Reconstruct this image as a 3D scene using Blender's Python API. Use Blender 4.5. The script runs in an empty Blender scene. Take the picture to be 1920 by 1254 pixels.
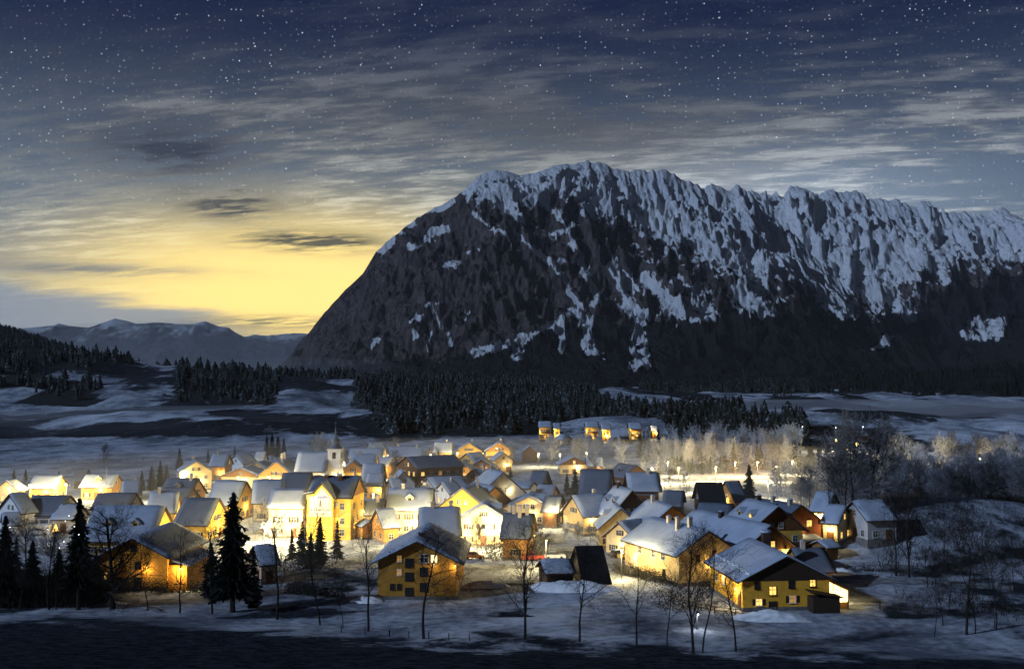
import bpy, math, random
import numpy as np
from mathutils import Vector, Matrix

scene = bpy.context.scene
C = scene.collection
R = math.radians
rnd = random.Random(11)

# ------------------------------------------------------------------ camera
FPX, CU, CV, HOR, HC = 2059.0, 960.0, 627.0, 705.0, 36.0
PITCH = math.atan((HOR - CV) / FPX)
cam_d = bpy.data.cameras.new('camera')
cam_d.sensor_width = 36.0
cam_d.lens = FPX / 1920.0 * 36.0
cam_d.clip_start = 0.5
cam_d.clip_end = 60000
cam = bpy.data.objects.new('camera', cam_d)
C.objects.link(cam)
cam.location = (0, 0, HC)
cam.rotation_euler = (math.pi / 2 + PITCH, 0, 0)
scene.camera = cam

scene.view_settings.view_transform = 'Standard'
scene.view_settings.look = 'None'
scene.view_settings.exposure = 0.0
scene.view_settings.gamma = 1.0
scene.view_settings.use_curve_mapping = False
cy = scene.cycles
cy.use_denoising = True
cy.max_bounces = 4
cy.diffuse_bounces = 2
cy.glossy_bounces = 2
cy.transmission_bounces = 2
cy.volume_bounces = 0
cy.transparent_max_bounces = 6
cy.sample_clamp_indirect = 3.0
cy.caustics_reflective = False
cy.caustics_refractive = False
cy.use_light_tree = True
cy.use_adaptive_sampling = True
cy.adaptive_threshold = 0.025
cy.adaptive_min_samples = 16

# moonlight: from the left, a little behind the village
MOON_AZ, MOON_EL = R(-120), R(24)      # azimuth from +Y towards +X
to_moon = Vector((math.sin(MOON_AZ) * math.cos(MOON_EL), math.cos(MOON_AZ) * math.cos(MOON_EL), math.sin(MOON_EL)))
sun_d = bpy.data.lights.new('moonlight', 'SUN')
sun_d.energy = 2.3
sun_d.angle = R(0.6)
sun_d.color = (0.52, 0.69, 1.0)
sun = bpy.data.objects.new('moonlight', sun_d)
C.objects.link(sun)
sun.rotation_euler = to_moon.to_track_quat('Z', 'Y').to_euler()

# ------------------------------------------------------------------ node helpers
class NT:
    def __init__(s, tree):
        s.t = tree
    def node(s, typ, **kw):
        n = s.t.nodes.new(typ)
        for k, v in kw.items():
            setattr(n, k, v)
        return n
    def put(s, sock, v):
        if v is None:
            return
        if isinstance(v, bpy.types.NodeSocket):
            s.t.links.new(v, sock)
        else:
            if hasattr(sock.default_value, '__len__') and not hasattr(v, '__len__'):
                v = [v] * len(sock.default_value)
            if hasattr(v, '__len__') and hasattr(sock.default_value, '__len__') and len(sock.default_value) == 4 and len(v) == 3:
                v = (*v, 1)
            sock.default_value = v
    def m(s, op, a, b=None, c=None, clamp=False):
        n = s.node('ShaderNodeMath', operation=op, use_clamp=clamp)
        s.put(n.inputs[0], a); s.put(n.inputs[1], b); s.put(n.inputs[2], c)
        return n.outputs[0]
    def add(s, a, b): return s.m('ADD', a, b)
    def mul(s, a, b): return s.m('MULTIPLY', a, b)
    def sub(s, a, b): return s.m('SUBTRACT', a, b)
    def rng(s, v, a, b, c=0.0, d=1.0, smooth=True):
        n = s.node('ShaderNodeMapRange', interpolation_type='SMOOTHSTEP' if smooth else 'LINEAR')
        for i, x in enumerate((v, a, b, c, d)):
            s.put(n.inputs[i], x)
        return n.outputs[0]
    def mix(s, f, a, b, blend='MIX'):
        n = s.node('ShaderNodeMix', data_type='RGBA', blend_type=blend)
        s.put(n.inputs[0], f); s.put(n.inputs[6], a); s.put(n.inputs[7], b)
        return n.outputs[2]
    def noise(s, vec, scale, detail=4, rough=0.55, dist=0.0, out=0, dim='3D'):
        n = s.node('ShaderNodeTexNoise', noise_dimensions=dim)
        s.put(n.inputs['Vector'], vec); n.inputs['Scale'].default_value = scale
        n.inputs['Detail'].default_value = detail; n.inputs['Roughness'].default_value = rough
        n.inputs['Distortion'].default_value = dist
        return n.outputs[out]
    def comb(s, x, y, z):
        n = s.node('ShaderNodeCombineXYZ')
        s.put(n.inputs[0], x); s.put(n.inputs[1], y); s.put(n.inputs[2], z)
        return n.outputs[0]
    def sep(s, v):
        n = s.node('ShaderNodeSeparateXYZ'); s.put(n.inputs[0], v)
        return n.outputs
    def vmul(s, v, k):
        n = s.node('ShaderNodeVectorMath', operation='MULTIPLY'); s.put(n.inputs[0], v); s.put(n.inputs[1], k)
        return n.outputs[0]
    def gauss(s, az, el, a0, e0, sa, se):
        da = s.mul(s.sub(az, a0), 1.0 / sa); de = s.mul(s.sub(el, e0), 1.0 / se)
        q = s.add(s.mul(da, da), s.mul(de, de))
        return s.m('POWER', 2.71828, s.mul(q, -1.0))

# ------------------------------------------------------------------ sky
world = bpy.data.worlds.new('World')
scene.world = world
world.use_nodes = True
wt = world.node_tree
wt.nodes.clear()
W = NT(wt)
tc = W.node('ShaderNodeTexCoord')
D = tc.outputs['Generated']
dx, dy, dz = W.sep(D)
az = W.mul(W.m('ARCTAN2', dx, dy), 57.29578)
el = W.mul(W.m('ARCSINE', dz), 57.29578)
sky = W.node('ShaderNodeTexSky', sky_type='NISHITA')
sky.sun_disc = False
sky.sun_elevation = MOON_EL
sky.sun_rotation = MOON_AZ
sky.air_density = 1.0
sky.dust_density = 0.5
moon_sky = W.mix(1.0, sky.outputs[0], (0.0022, 0.0022, 0.0026), 'MULTIPLY')
# clear dusk gradient: deep blue above, paler steel blue towards the horizon
t1 = W.rng(el, 1.0, 19.0)
clear = W.mix(t1, (0.16, 0.235, 0.34), (0.0016, 0.0058, 0.036))
clear = W.mix(1.0, clear, moon_sky, 'ADD')
# clouds: a thin high layer, seen in perspective
den = W.m('MAXIMUM', W.add(dz, 0.09), 0.02)
px = W.m('DIVIDE', dx, den); py = W.m('DIVIDE', dy, den)
P = W.comb(px, py, 0.0)
rot = W.node('ShaderNodeVectorRotate', rotation_type='Z_AXIS')
W.put(rot.inputs['Vector'], P); rot.inputs['Angle'].default_value = R(14)
Ps = W.vmul(rot.outputs[0], (0.55, 1.0, 1.0))
n1 = W.noise(Ps, 1.3, 6, 0.62, 0.0, 0, '2D')
n2 = W.noise(W.vmul(rot.outputs[0], (0.75, 2.1, 1)), 4.6, 5, 0.68, 0.0, 0, '2D')
cl = W.add(W.mul(n1, 0.60), W.mul(n2, 0.44))
# large-scale cover: heavier over the middle of the view, clear at upper left
cover = W.add(W.mul(W.gauss(az, el, -2.0, 10.5, 16.0, 5.5), 0.075), W.mul(W.gauss(az, el, 18.0, 11.0, 12.0, 5.0), 0.05))
cover = W.sub(cover, W.mul(W.gauss(az, el, -24.0, 15.0, 10.0, 6.5), 0.12))
cover = W.sub(cover, W.mul(W.gauss(az, el, 26.0, 8.0, 6.0, 2.4), 0.13))
cl = W.add(cl, cover)
cmask = W.mul(W.rng(cl, 0.47, 0.66), W.rng(el, 20.0, 11.0, 0.28, 1.0))
t2 = W.rng(el, 4.0, 18.5)
ccol = W.mix(t2, (0.70, 0.74, 0.74), (0.060, 0.076, 0.118))
ccol = W.mix(W.rng(n2, 0.40, 0.66), W.mix(0.72, ccol, (0.025, 0.034, 0.055)), ccol)
skyc = W.mix(W.mul(cmask, 0.9), clear, ccol)
# pale brightening above the mountain
skyc = W.mix(1.0, skyc, W.mix(W.gauss(az, el, 12.0, 8.6, 10.0, 2.8), (0, 0, 0), (0.20, 0.24, 0.29)), 'ADD')
# twilight arch
gl_w = W.gauss(az, el, -11.5, 2.5, 20.0, 6.8)
gl_n = W.gauss(az, el, -11.0, 4.2, 14.0, 4.5)
skyc = W.mix(W.m('MULTIPLY', gl_w, 0.80, clamp=True), skyc, W.mix(W.rng(n2, 0.35, 0.65), (0.36, 0.37, 0.29), (0.92, 0.86, 0.56)))
skyc = W.mix(W.m('MULTIPLY', W.rng(gl_n, 0.10, 0.98), 0.97, clamp=True), skyc, (1.62, 1.20, 0.36))
# grey-blue low bank at the left foot of the glow
bank = W.m('SUBTRACT', W.add(W.mul(az, -0.157), W.mul(W.sub(n1, 0.5), 2.6)), W.sub(el, 1.0))
bank = W.rng(bank, 0.0, 1.1)
skyc = W.mix(W.mul(bank, W.rng(az, -10.0, -17.0, 0.0, 0.88)), skyc, (0.30, 0.36, 0.45))
# darker drifting clouds crossing the glow
wisp = W.rng(W.add(W.mul(n2, 0.7), W.mul(n1, 0.45)), 0.42, 0.66)
def cloud(a0, e0, sa, se, k, col):
    global skyc
    v = W.mul(W.gauss(az, el, a0, e0, sa, se), wisp)
    skyc = W.mix(W.m('MULTIPLY', v, k, clamp=True), skyc, col)
cloud(-10.3, 6.9, 3.6, 0.55, 1.5, (0.155, 0.140, 0.085))
cloud(-14.6, 8.7, 2.6, 0.9, 1.4, (0.12, 0.12, 0.10))
cloud(-17.2, 11.2, 4.8, 1.7, 1.1, (0.045, 0.055, 0.080))
cloud(-12.0, 2.75, 4.0, 0.35, 1.0, (0.30, 0.27, 0.16))
cloud(-22.0, 5.2, 6.5, 0.35, 0.9, (0.24, 0.25, 0.25))
cloud(2.0, 13.0, 12.0, 1.9, 0.8, (0.055, 0.065, 0.085))
# the sky darkens away from the sunset
skyc = W.mix(1.0, skyc, W.rng(W.m('ABSOLUTE', W.add(az, 8.0)), 38.0, 120.0, 1.0, 0.16), 'MULTIPLY')
# stars (drawn on the celestial sphere, flattened about the view's heading)
sden = W.m('MAXIMUM', W.add(dy, 1.0), 0.05)
SC = W.comb(W.m('DIVIDE', dx, sden), W.m('DIVIDE', dz, sden), 0.0)
def stars(scale, r0, keep, k):
    v = W.node('ShaderNodeTexVoronoi', feature='F1', voronoi_dimensions='2D')
    W.put(v.inputs['Vector'], SC); v.inputs['Scale'].default_value = scale; v.inputs['Randomness'].default_value = 1.0
    cr = W.sep(v.outputs['Color'])
    on = W.m('GREATER_THAN', cr[0], 1.0 - keep)
    br = W.m('POWER', cr[1], 4.0)
    dot = W.rng(v.outputs['Distance'], r0, r0 * 0.2)
    return W.mul(W.mul(dot, on), W.mul(W.add(br, 0.08), k))
st = W.add(stars(420, 0.19, 0.42, 0.55), stars(150, 0.058, 0.30, 1.7))
st = W.mul(st, W.mul(W.rng(el, 3.0, 9.5), W.sub(1.0, W.mul(cmask, 0.5))))
st = W.mul(st, W.sub(1.0, W.mul(gl_n, 0.9)))
skyc = W.mix(1.0, skyc, W.mix(st, (0, 0, 0), (0.85, 0.92, 1.0)), 'ADD')
# below the horizon
skyc = W.mix(W.rng(el, -0.5, -3.0), skyc, (0.02, 0.025, 0.035))
bg = W.node('ShaderNodeBackground')
W.put(bg.inputs[0], skyc); bg.inputs[1].default_value = 1.0
wo = W.node('ShaderNodeOutputWorld')
wt.links.new(bg.outputs[0], wo.inputs[0])
world.cycles.sampling_method = 'MANUAL'
world.cycles.sample_map_resolution = 512

# ------------------------------------------------------------------ geometry helpers
SP, CP = math.sin(PITCH), math.cos(PITCH)
def ray(u, v):
    a, b = (u - CU) / FPX, (CV - v) / FPX
    y = CP - b * SP
    return a / y, (SP + b * CP) / y
def at(u, v, z):
    """point at height z seen towards photo direction (u, v)"""
    X, Z = ray(u, v)
    t = (z - HC) / Z
    return Vector((X * t, t, z))
def proj(x, y, z):
    x, y, z = np.asarray(x, float), np.asarray(y, float), np.asarray(z, float) - HC
    dep = y * CP + z * SP
    up = -y * SP + z * CP
    return CU + FPX * x / dep, CV - FPX * up / dep

def _hash(ix, iy, seed):
    n = (ix.astype(np.int64) * 374761393 + iy.astype(np.int64) * 668265263 + seed * 1442695041) & 0x7fffffff
    n = ((n ^ (n >> 13)) * 1274126177) & 0x7fffffff
    return ((n ^ (n >> 16)) & 0xffff) / 65535.0
def vnoise(x, y, seed=0):
    x = np.asarray(x, float); y = np.asarray(y, float)
    ix, iy = np.floor(x), np.floor(y)
    fx, fy = x - ix, y - iy
    fx = fx * fx * fx * (fx * (fx * 6 - 15) + 10); fy = fy * fy * fy * (fy * (fy * 6 - 15) + 10)
    a = _hash(ix, iy, seed); b = _hash(ix + 1, iy, seed); c = _hash(ix, iy + 1, seed); d = _hash(ix + 1, iy + 1, seed)
    return (a * (1 - fx) + b * fx) * (1 - fy) + (c * (1 - fx) + d * fx) * fy
def fbm(x, y, oct=4, seed=0, gain=0.5):
    s, a, t = 0.0, 1.0, 0.0
    for o in range(oct):
        s = s + a * vnoise(x * 2 ** o + 17.3 * o, y * 2 ** o - 9.1 * o, seed + o); t += a; a *= gain
    return s / t
def ridged(x, y, oct=4, seed=0, gain=0.5):
    s, a, t = 0.0, 1.0, 0.0
    for o in range(oct):
        s = s + a * (1 - np.abs(2 * vnoise(x * 2 ** o + 5.7 * o, y * 2 ** o + 3.3 * o, seed + o) - 1)) ** 1.5; t += a; a *= gain
    return s / t
def sstep(v, a, b):
    t = np.clip((v - a) / (b - a), 0, 1)
    return t * t * (3 - 2 * t)

def link(o, parent=None):
    C.objects.link(o)
    if parent is not None:
        o.parent = parent
    return o
def mesh_obj(name, verts, faces, mats, parent=None, midx=None, smooth=False):
    me = bpy.data.meshes.new(name)
    me.from_pydata([tuple(v) for v in verts], [], [tuple(f) for f in faces])
    for m in (mats if isinstance(mats, (list, tuple)) else [mats]):
        me.materials.append(m)
    if midx is not None:
        me.polygons.foreach_set('material_index', midx)
    if smooth:
        me.polygons.foreach_set('use_smooth', [True] * len(me.polygons))
    me.update()
    return link(bpy.data.objects.new(name, me), parent)
def np_mesh(name, verts, faces, mat, smooth=True):
    """fast mesh from numpy arrays; faces (n, k)"""
    me = bpy.data.meshes.new(name)
    nv, nf, k = len(verts), len(faces), faces.shape[1]
    me.vertices.add(nv); me.vertices.foreach_set('co', np.ascontiguousarray(verts, np.float32).ravel())
    me.loops.add(nf * k); me.loops.foreach_set('vertex_index', np.ascontiguousarray(faces, np.int32).ravel())
    me.polygons.add(nf); me.polygons.foreach_set('loop_start', np.arange(0, nf * k, k, dtype=np.int32))
    if smooth:
        me.polygons.foreach_set('use_smooth', np.ones(nf, bool))
    me.materials.append(mat)
    me.update(calc_edges=True)
    return me
def fattr(me, name, vals):
    a = me.attributes.new(name, 'FLOAT', 'POINT')
    a.data.foreach_set('value', np.ascontiguousarray(vals, np.float32).ravel())
def tag(o, label=None, cat=None, group=None, kind=None):
    if label: o['label'] = label
    if cat: o['category'] = cat
    if group: o['group'] = group
    if kind: o['kind'] = kind
    return o
def empty(name, loc, rz=0.0):
    o = bpy.data.objects.new(name, None)
    o.empty_display_size = 0.5
    o.location = loc; o.rotation_euler = (0, 0, rz)
    return link(o)
class MB:
    """collects simple solids into one mesh"""
    def __init__(s):
        s.v, s.f, s.m = [], [], []
    def poly(s, pts, mi=0):
        b = len(s.v); s.v += [tuple(p) for p in pts]; s.f.append(tuple(range(b, b + len(pts)))); s.m.append(mi)
    def box(s, x0, x1, y0, y1, z0, z1, mi=0):
        b = len(s.v)
        s.v += [(x0, y0, z0), (x1, y0, z0), (x1, y1, z0), (x0, y1, z0), (x0, y0, z1), (x1, y0, z1), (x1, y1, z1), (x0, y1, z1)]
        for q in ((0, 3, 2, 1), (4, 5, 6, 7), (0, 1, 5, 4), (1, 2, 6, 5), (2, 3, 7, 6), (3, 0, 4, 7)):
            s.f.append(tuple(b + i for i in q)); s.m.append(mi)
    def prism(s, pts, off, mi=0):
        """polygon pts extruded by vector off"""
        n, b = len(pts), len(s.v)
        s.v += [tuple(p) for p in pts] + [tuple(p[i] + off[i] for i in range(3)) for p in pts]
        s.f.append(tuple(b + i for i in reversed(range(n)))); s.m.append(mi)
        s.f.append(tuple(b + n + i for i in range(n))); s.m.append(mi)
        for i in range(n):
            j = (i + 1) % n
            s.f.append((b + i, b + j, b + n + j, b + n + i)); s.m.append(mi)
    def tube(s, p, q, r0, r1, n=6, mi=0, cap=True):
        p, q = Vector(p), Vector(q); d = (q - p).normalized()
        a = d.orthogonal().normalized(); c = d.cross(a); b = len(s.v)
        for (o, r) in ((p, r0), (q, r1)):
            for i in range(n):
                t = 2 * math.pi * i / n
                s.v.append(tuple(o + a * (r * math.cos(t)) + c * (r * math.sin(t))))
        for i in range(n):
            j = (i + 1) % n
            s.f.append((b + i, b + j, b + n + j, b + n + i)); s.m.append(mi)
        if cap:
            s.f.append(tuple(b + n + i for i in range(n))); s.m.append(mi)
            s.f.append(tuple(b + i for i in reversed(range(n)))); s.m.append(mi)
    def lathe(s, prof, cx=0, cyy=0, n=10, mi=0):
        b = len(s.v)
        for (r, z) in prof:
            for i in range(n):
                t = 2 * math.pi * i / n
                s.v.append((cx + r * math.cos(t), cyy + r * math.sin(t), z))
        for k in range(len(prof) - 1):
            for i in range(n):
                j = (i + 1) % n
                s.f.append((b + k * n + i, b + k * n + j, b + (k + 1) * n + j, b + (k + 1) * n + i)); s.m.append(mi)
        s.f.append(tuple(b + i for i in reversed(range(n)))); s.m.append(mi)
        s.f.append(tuple(b + (len(prof) - 1) * n + i for i in range(n))); s.m.append(mi)
    def build(s, name, mats, parent=None, smooth=False):
        return mesh_obj(name, s.v, s.f, mats, parent, s.m, smooth)
# ------------------------------------------------------------------ materials
def new_mat(name):
    m = bpy.data.materials.new(name)
    m.use_nodes = True
    t = NT(m.node_tree)
    b = m.node_tree.nodes['Principled BSDF']
    return m, t, b
def bump(t, b, h, strength=0.3, dist=0.1):
    n = t.node('ShaderNodeBump'); n.inputs['Strength'].default_value = strength; n.inputs['Distance'].default_value = dist
    t.put(n.inputs['Height'], h); t.put(b.inputs['Normal'], n.outputs[0])
def objco(t): return t.node('ShaderNodeTexCoord').outputs['Object']
def geopos(t): return t.node('ShaderNodeNewGeometry').outputs['Position']

def simple(name, col, rough=0.8, scale=1.2, var=0.35, bmp=0.2, spec=0.05, metal=0.0):
    m, t, b = new_mat(name)
    n = t.noise(objco(t), scale, 6, 0.6)
    c = t.mix(t.rng(n, 0.3, 0.7), tuple(x * (1 - var) for x in col), tuple(min(1, x * (1 + var * 0.5)) for x in col))
    t.put(b.inputs['Base Color'], c)
    b.inputs['Roughness'].default_value = rough
    b.inputs['Specular IOR Level'].default_value = spec
    b.inputs['Metallic'].default_value = metal
    if bmp:
        bump(t, b, t.noise(objco(t), scale * 9, 4), bmp, 0.02)
    return m
def plaster(name, col):
    m, t, b = new_mat(name)
    o = objco(t)
    n = t.noise(o, 0.5, 6, 0.6); g = t.noise(t.vmul(o, (3, 3, 0.3)), 1.2, 5, 0.6)
    k = t.rng(t.add(t.mul(n, 0.6), t.mul(g, 0.4)), 0.32, 0.62)
    t.put(b.inputs['Base Color'], t.mix(k, tuple(x * 0.72 for x in col), col))
    b.inputs['Roughness'].default_value = 0.9
    b.inputs['Specular IOR Level'].default_value = 0.15
    bump(t, b, t.noise(o, 14, 4), 0.25, 0.02)
    return m
def timber(name, col):
    m, t, b = new_mat(name)
    o = objco(t)
    w = t.node('ShaderNodeTexWave', wave_type='BANDS', bands_direction='DIAGONAL')
    t.put(w.inputs['Vector'], t.vmul(o, (1, 1, 0.0))); w.inputs['Scale'].default_value = 2.2
    w.inputs['Distortion'].default_value = 0.6
    n = t.noise(t.vmul(o, (4, 4, 0.4)), 2.0, 5, 0.6)
    k = t.add(t.mul(w.outputs[1], 0.35), t.mul(n, 0.65))
    t.put(b.inputs['Base Color'], t.mix(t.rng(k, 0.25, 0.75), tuple(x * 0.5 for x in col), tuple(x * 1.15 for x in col)))
    b.inputs['Roughness'].default_value = 0.8
    b.inputs['Specular IOR Level'].default_value = 0.2
    bump(t, b, k, 0.5, 0.03)
    return m
def glow(name, col, k, fold=True):
    m, t, b = new_mat(name)
    b.inputs['Base Color'].default_value = (0.05, 0.04, 0.03, 1)
    c = col
    if fold:
        n = t.noise(objco(t), 2.3, 3, 0.6)
        c = t.mix(t.rng(n, 0.3, 0.7), tuple(x * 0.45 for x in col), col)
    t.put(b.inputs['Emission Color'], c)
    b.inputs['Emission Strength'].default_value = k
    return m

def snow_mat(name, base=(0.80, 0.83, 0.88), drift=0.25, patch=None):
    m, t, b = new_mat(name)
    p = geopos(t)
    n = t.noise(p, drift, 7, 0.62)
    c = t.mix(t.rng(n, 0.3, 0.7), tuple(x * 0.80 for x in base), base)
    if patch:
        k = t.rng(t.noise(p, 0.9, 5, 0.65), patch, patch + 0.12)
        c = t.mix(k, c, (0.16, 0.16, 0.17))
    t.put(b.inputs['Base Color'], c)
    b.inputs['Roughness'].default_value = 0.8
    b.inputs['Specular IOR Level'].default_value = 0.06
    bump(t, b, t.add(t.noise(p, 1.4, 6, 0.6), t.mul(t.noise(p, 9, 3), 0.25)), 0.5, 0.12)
    return m

M = {}
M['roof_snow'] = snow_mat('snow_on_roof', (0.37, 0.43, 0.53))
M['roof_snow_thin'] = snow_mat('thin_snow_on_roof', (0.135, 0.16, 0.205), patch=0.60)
M['pile_snow'] = snow_mat('heaped_snow', drift=1.0)
M['tile'] = simple('roof_tile_dark', (0.05, 0.048, 0.05), 0.7, 2.0)
M['tile_black'] = simple('roof_sheet_black', (0.016, 0.016, 0.018), 0.6, 1.0)
M['verge'] = timber('verge_board', (0.06, 0.035, 0.02))
for k, c in dict(cream=(0.70, 0.55, 0.30), white=(0.76, 0.74, 0.70), ochre=(0.44, 0.215, 0.036), yellow=(0.74, 0.46, 0.085), sand=(0.66, 0.47, 0.19),
                 pink=(0.55, 0.36, 0.26), grey=(0.42, 0.42, 0.42), housegold=(0.80, 0.41, 0.045), amber=(0.58, 0.26, 0.035)).items():
    M[k] = plaster('plaster_' + k, c)
for k, c in dict(wood=(0.30, 0.15, 0.05), brown=(0.16, 0.075, 0.028), dark=(0.045, 0.028, 0.018), honey=(0.48, 0.24, 0.06), red=(0.22, 0.065, 0.022)).items():
    M[k] = timber('timber_' + k, c)
M['plinth'] = simple('plinth_stone', (0.16, 0.15, 0.14), 0.9)
M['frame_white'] = simple('window_frame_white', (0.62, 0.60, 0.55), 0.5, 3)
M['frame_dark'] = simple('window_frame_dark', (0.05, 0.03, 0.02), 0.5, 3)
M['pane_dark'] = simple('dark_glass', (0.02, 0.022, 0.028), 0.12, 1, 0.2, 0.0, 0.5)
M['pane_lit'] = glow('lit_window', (1.0, 0.58, 0.13), 2.2)
M['pane_dim'] = glow('dim_window', (1.0, 0.50, 0.10), 0.55)
M['pane_hot'] = glow('bright_window', (1.0, 0.72, 0.25), 5.0)
M['bulb'] = glow('lamp_bulb', (1.0, 0.74, 0.17), 4.6, False)
M['bulb_white'] = glow('lamp_bulb_white', (0.95, 0.97, 1.0), 6.0, False)
M['bulb_small'] = glow('lamp_bulb_small', (1.0, 0.62, 0.12), 3.5, False)
M['metal'] = simple('galvanised_pole', (0.10, 0.10, 0.11), 0.5, 3, 0.2, 0.1, 0.5, 0.6)
M['chimney'] = plaster('chimney_plaster', (0.52, 0.46, 0.38))
M['chimney_dark'] = simple('chimney_brick', (0.07, 0.045, 0.035), 0.85)
M['panel'] = simple('solar_glass', (0.30, 0.31, 0.34), 0.15, 1.0, 0.2, 0.0, 0.6)
M['fence'] = timber('weathered_fence', (0.06, 0.05, 0.04))
M['bark'] = simple('bark', (0.030, 0.026, 0.022), 0.95, 3, 0.4, 0.4)
M['twig'] = simple('twig', (0.030, 0.026, 0.023), 0.95, 3, 0.3, 0.0)
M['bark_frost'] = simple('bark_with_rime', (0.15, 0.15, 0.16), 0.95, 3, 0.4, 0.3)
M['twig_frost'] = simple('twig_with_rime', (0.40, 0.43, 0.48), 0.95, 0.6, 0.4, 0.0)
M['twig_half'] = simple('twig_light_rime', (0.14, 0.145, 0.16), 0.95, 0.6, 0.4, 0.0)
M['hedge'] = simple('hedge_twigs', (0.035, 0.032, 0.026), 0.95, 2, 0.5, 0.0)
M['bush_lit'] = simple('lamplight_gold_twigs', (0.45, 0.35, 0.10), 0.9, 1.5, 0.4, 0.0)  # the lamp's gold light is put into the twig colour
def needles(name, col, frost, amt):
    m, t, b = new_mat(name)
    p = geopos(t)
    n = t.noise(p, 0.55, 5, 0.65)
    nz = t.sep(t.node('ShaderNodeNewGeometry').outputs['Normal'])[2]
    k = t.rng(t.add(n, t.mul(t.m('ABSOLUTE', nz), 0.16)), amt, amt + 0.16)
    f = t.noise(p, 3.0, 3)
    t.put(b.inputs['Base Color'], t.mix(k, t.mix(f, tuple(x * 0.5 for x in col), tuple(x * 1.4 for x in col)), frost))
    b.inputs['Roughness'].default_value = 0.95
    b.inputs['Specular IOR Level'].default_value = 0.0
    return m
M['needle'] = needles('spruce_needles', (0.020, 0.028, 0.022), (0.20, 0.22, 0.25), 0.78)
M['needle_dark'] = needles('dark_spruce_needles', (0.014, 0.018, 0.016), (0.10, 0.11, 0.13), 0.80)
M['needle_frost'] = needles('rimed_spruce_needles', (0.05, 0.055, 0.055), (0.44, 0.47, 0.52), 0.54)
M['needle_mix'] = needles('part_rimed_needles', (0.022, 0.027, 0.026), (0.30, 0.33, 0.38), 0.66)
# ------------------------------------------------------------------ valley ground
def gau(x, y, cx, cyy, sx, sy, rot=0.0):
    c, s = math.cos(rot), math.sin(rot)
    a, b = (x - cx) * c + (y - cyy) * s, -(x - cx) * s + (y - cyy) * c
    return np.exp(-(a / sx) ** 2 - (b / sy) ** 2)
def toe(x):
    return np.clip(157 - 0.17 * x, 136, 174)
def ground_z(x, y):
    x = np.asarray(x, float); y = np.asarray(y, float)
    t = np.clip(1 - y / toe(x), 0, 1.6)
    z = 33.0 * np.power(t, 1.28)
    z = z + (fbm(x / 26, y / 26, 3, 5) - 0.5) * np.where(y < 165, 1.6, 0.5) * sstep(y, 20, 60)
    z = z + 9.5 * gau(x, y, 92, 236, 34, 22, 0.25) + 9.0 * sstep(x, 80, 190) * sstep(y, 330, 250) * sstep(y, 110, 170)
    far = sstep(y, 480, 760)
    # wooded rise behind the village, left meadows, left hill
    z = z + 33 * gau(x, y, -300, 1500, 560, 420) + 7 * gau(x, y, 150, 740, 110, 130)
    z = z + 9 * gau(x, y, -190, 800, 120, 150) * far + 6 * gau(x, y, 60, 660, 90, 50)
    z = z + 262 * gau(x, y, -1560, 2300, 560, 700) + 45 * gau(x, y, -620, 1250, 240, 200)
    z = z + ((fbm(x / 70, y / 95, 4, 21) - 0.5) * 17) * sstep(y, 500, 760) + sstep(y, 700, 1000) * (fbm(x / 150, y / 150, 3, 23) - 0.5) * 14
    z = z + 60 * gau(x, y, 1500, 2300, 900, 500)
    return z
def gz(x, y):
    return float(ground_z(np.array([x]), np.array([y]))[0])
_ts = np.concatenate([np.arange(60, 900, 0.5), np.arange(900, 4000, 4.0)])
def at_g(u, v, h):
    """nearest point h metres above the ground seen towards photo direction (u, v)"""
    X, Z = ray(u, v)
    dz_ = HC + Z * _ts - h - ground_z(X * _ts, _ts)
    k = np.nonzero(dz_ <= 0)[0]
    if len(k) == 0 or k[0] == 0: return at(u, v, h)
    t_ = _ts[k[0]]
    return Vector((X * t_, t_, HC + Z * t_))
def spaced(a, b, step, lo, hi, grow):
    v = list(np.arange(a, b + 0.01, step)); s = step
    while v[-1] < hi:
        s *= grow; v.append(v[-1] + s)
    s = step
    while v[0] > lo:
        s *= grow; v.insert(0, v[0] - s)
    return np.array(v)
xs = spaced(-170, 170, 1.6, -9000, 9000, 1.045)
ys = spaced(60, 360, 1.6, -60, 12000, 1.028)
GX, GY = np.meshgrid(xs, ys)
GZ = ground_z(GX, GY)
nx_, ny_ = len(xs), len(ys)
verts = np.stack([GX.ravel(), GY.ravel(), GZ.ravel()], 1)
ii = np.arange(nx_ * ny_).reshape(ny_, nx_)
faces = np.stack([ii[:-1, :-1].ravel(), ii[:-1, 1:].ravel(), ii[1:, 1:].ravel(), ii[1:, :-1].ravel()], 1)
gu, gv = proj(GX, np.maximum(GY, 30), GZ)

def poly_in(u, v, pts):
    inside = np.zeros(np.shape(u), bool)
    n = len(pts)
    for i in range(n):
        (x1, y1), (x2, y2) = pts[i], pts[(i + 1) % n]
        c = ((y1 > v) != (y2 > v)) & (u < (x2 - x1) * (v - y1) / (y2 - y1 + 1e-9) + x1)
        inside ^= c
    return inside
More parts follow.
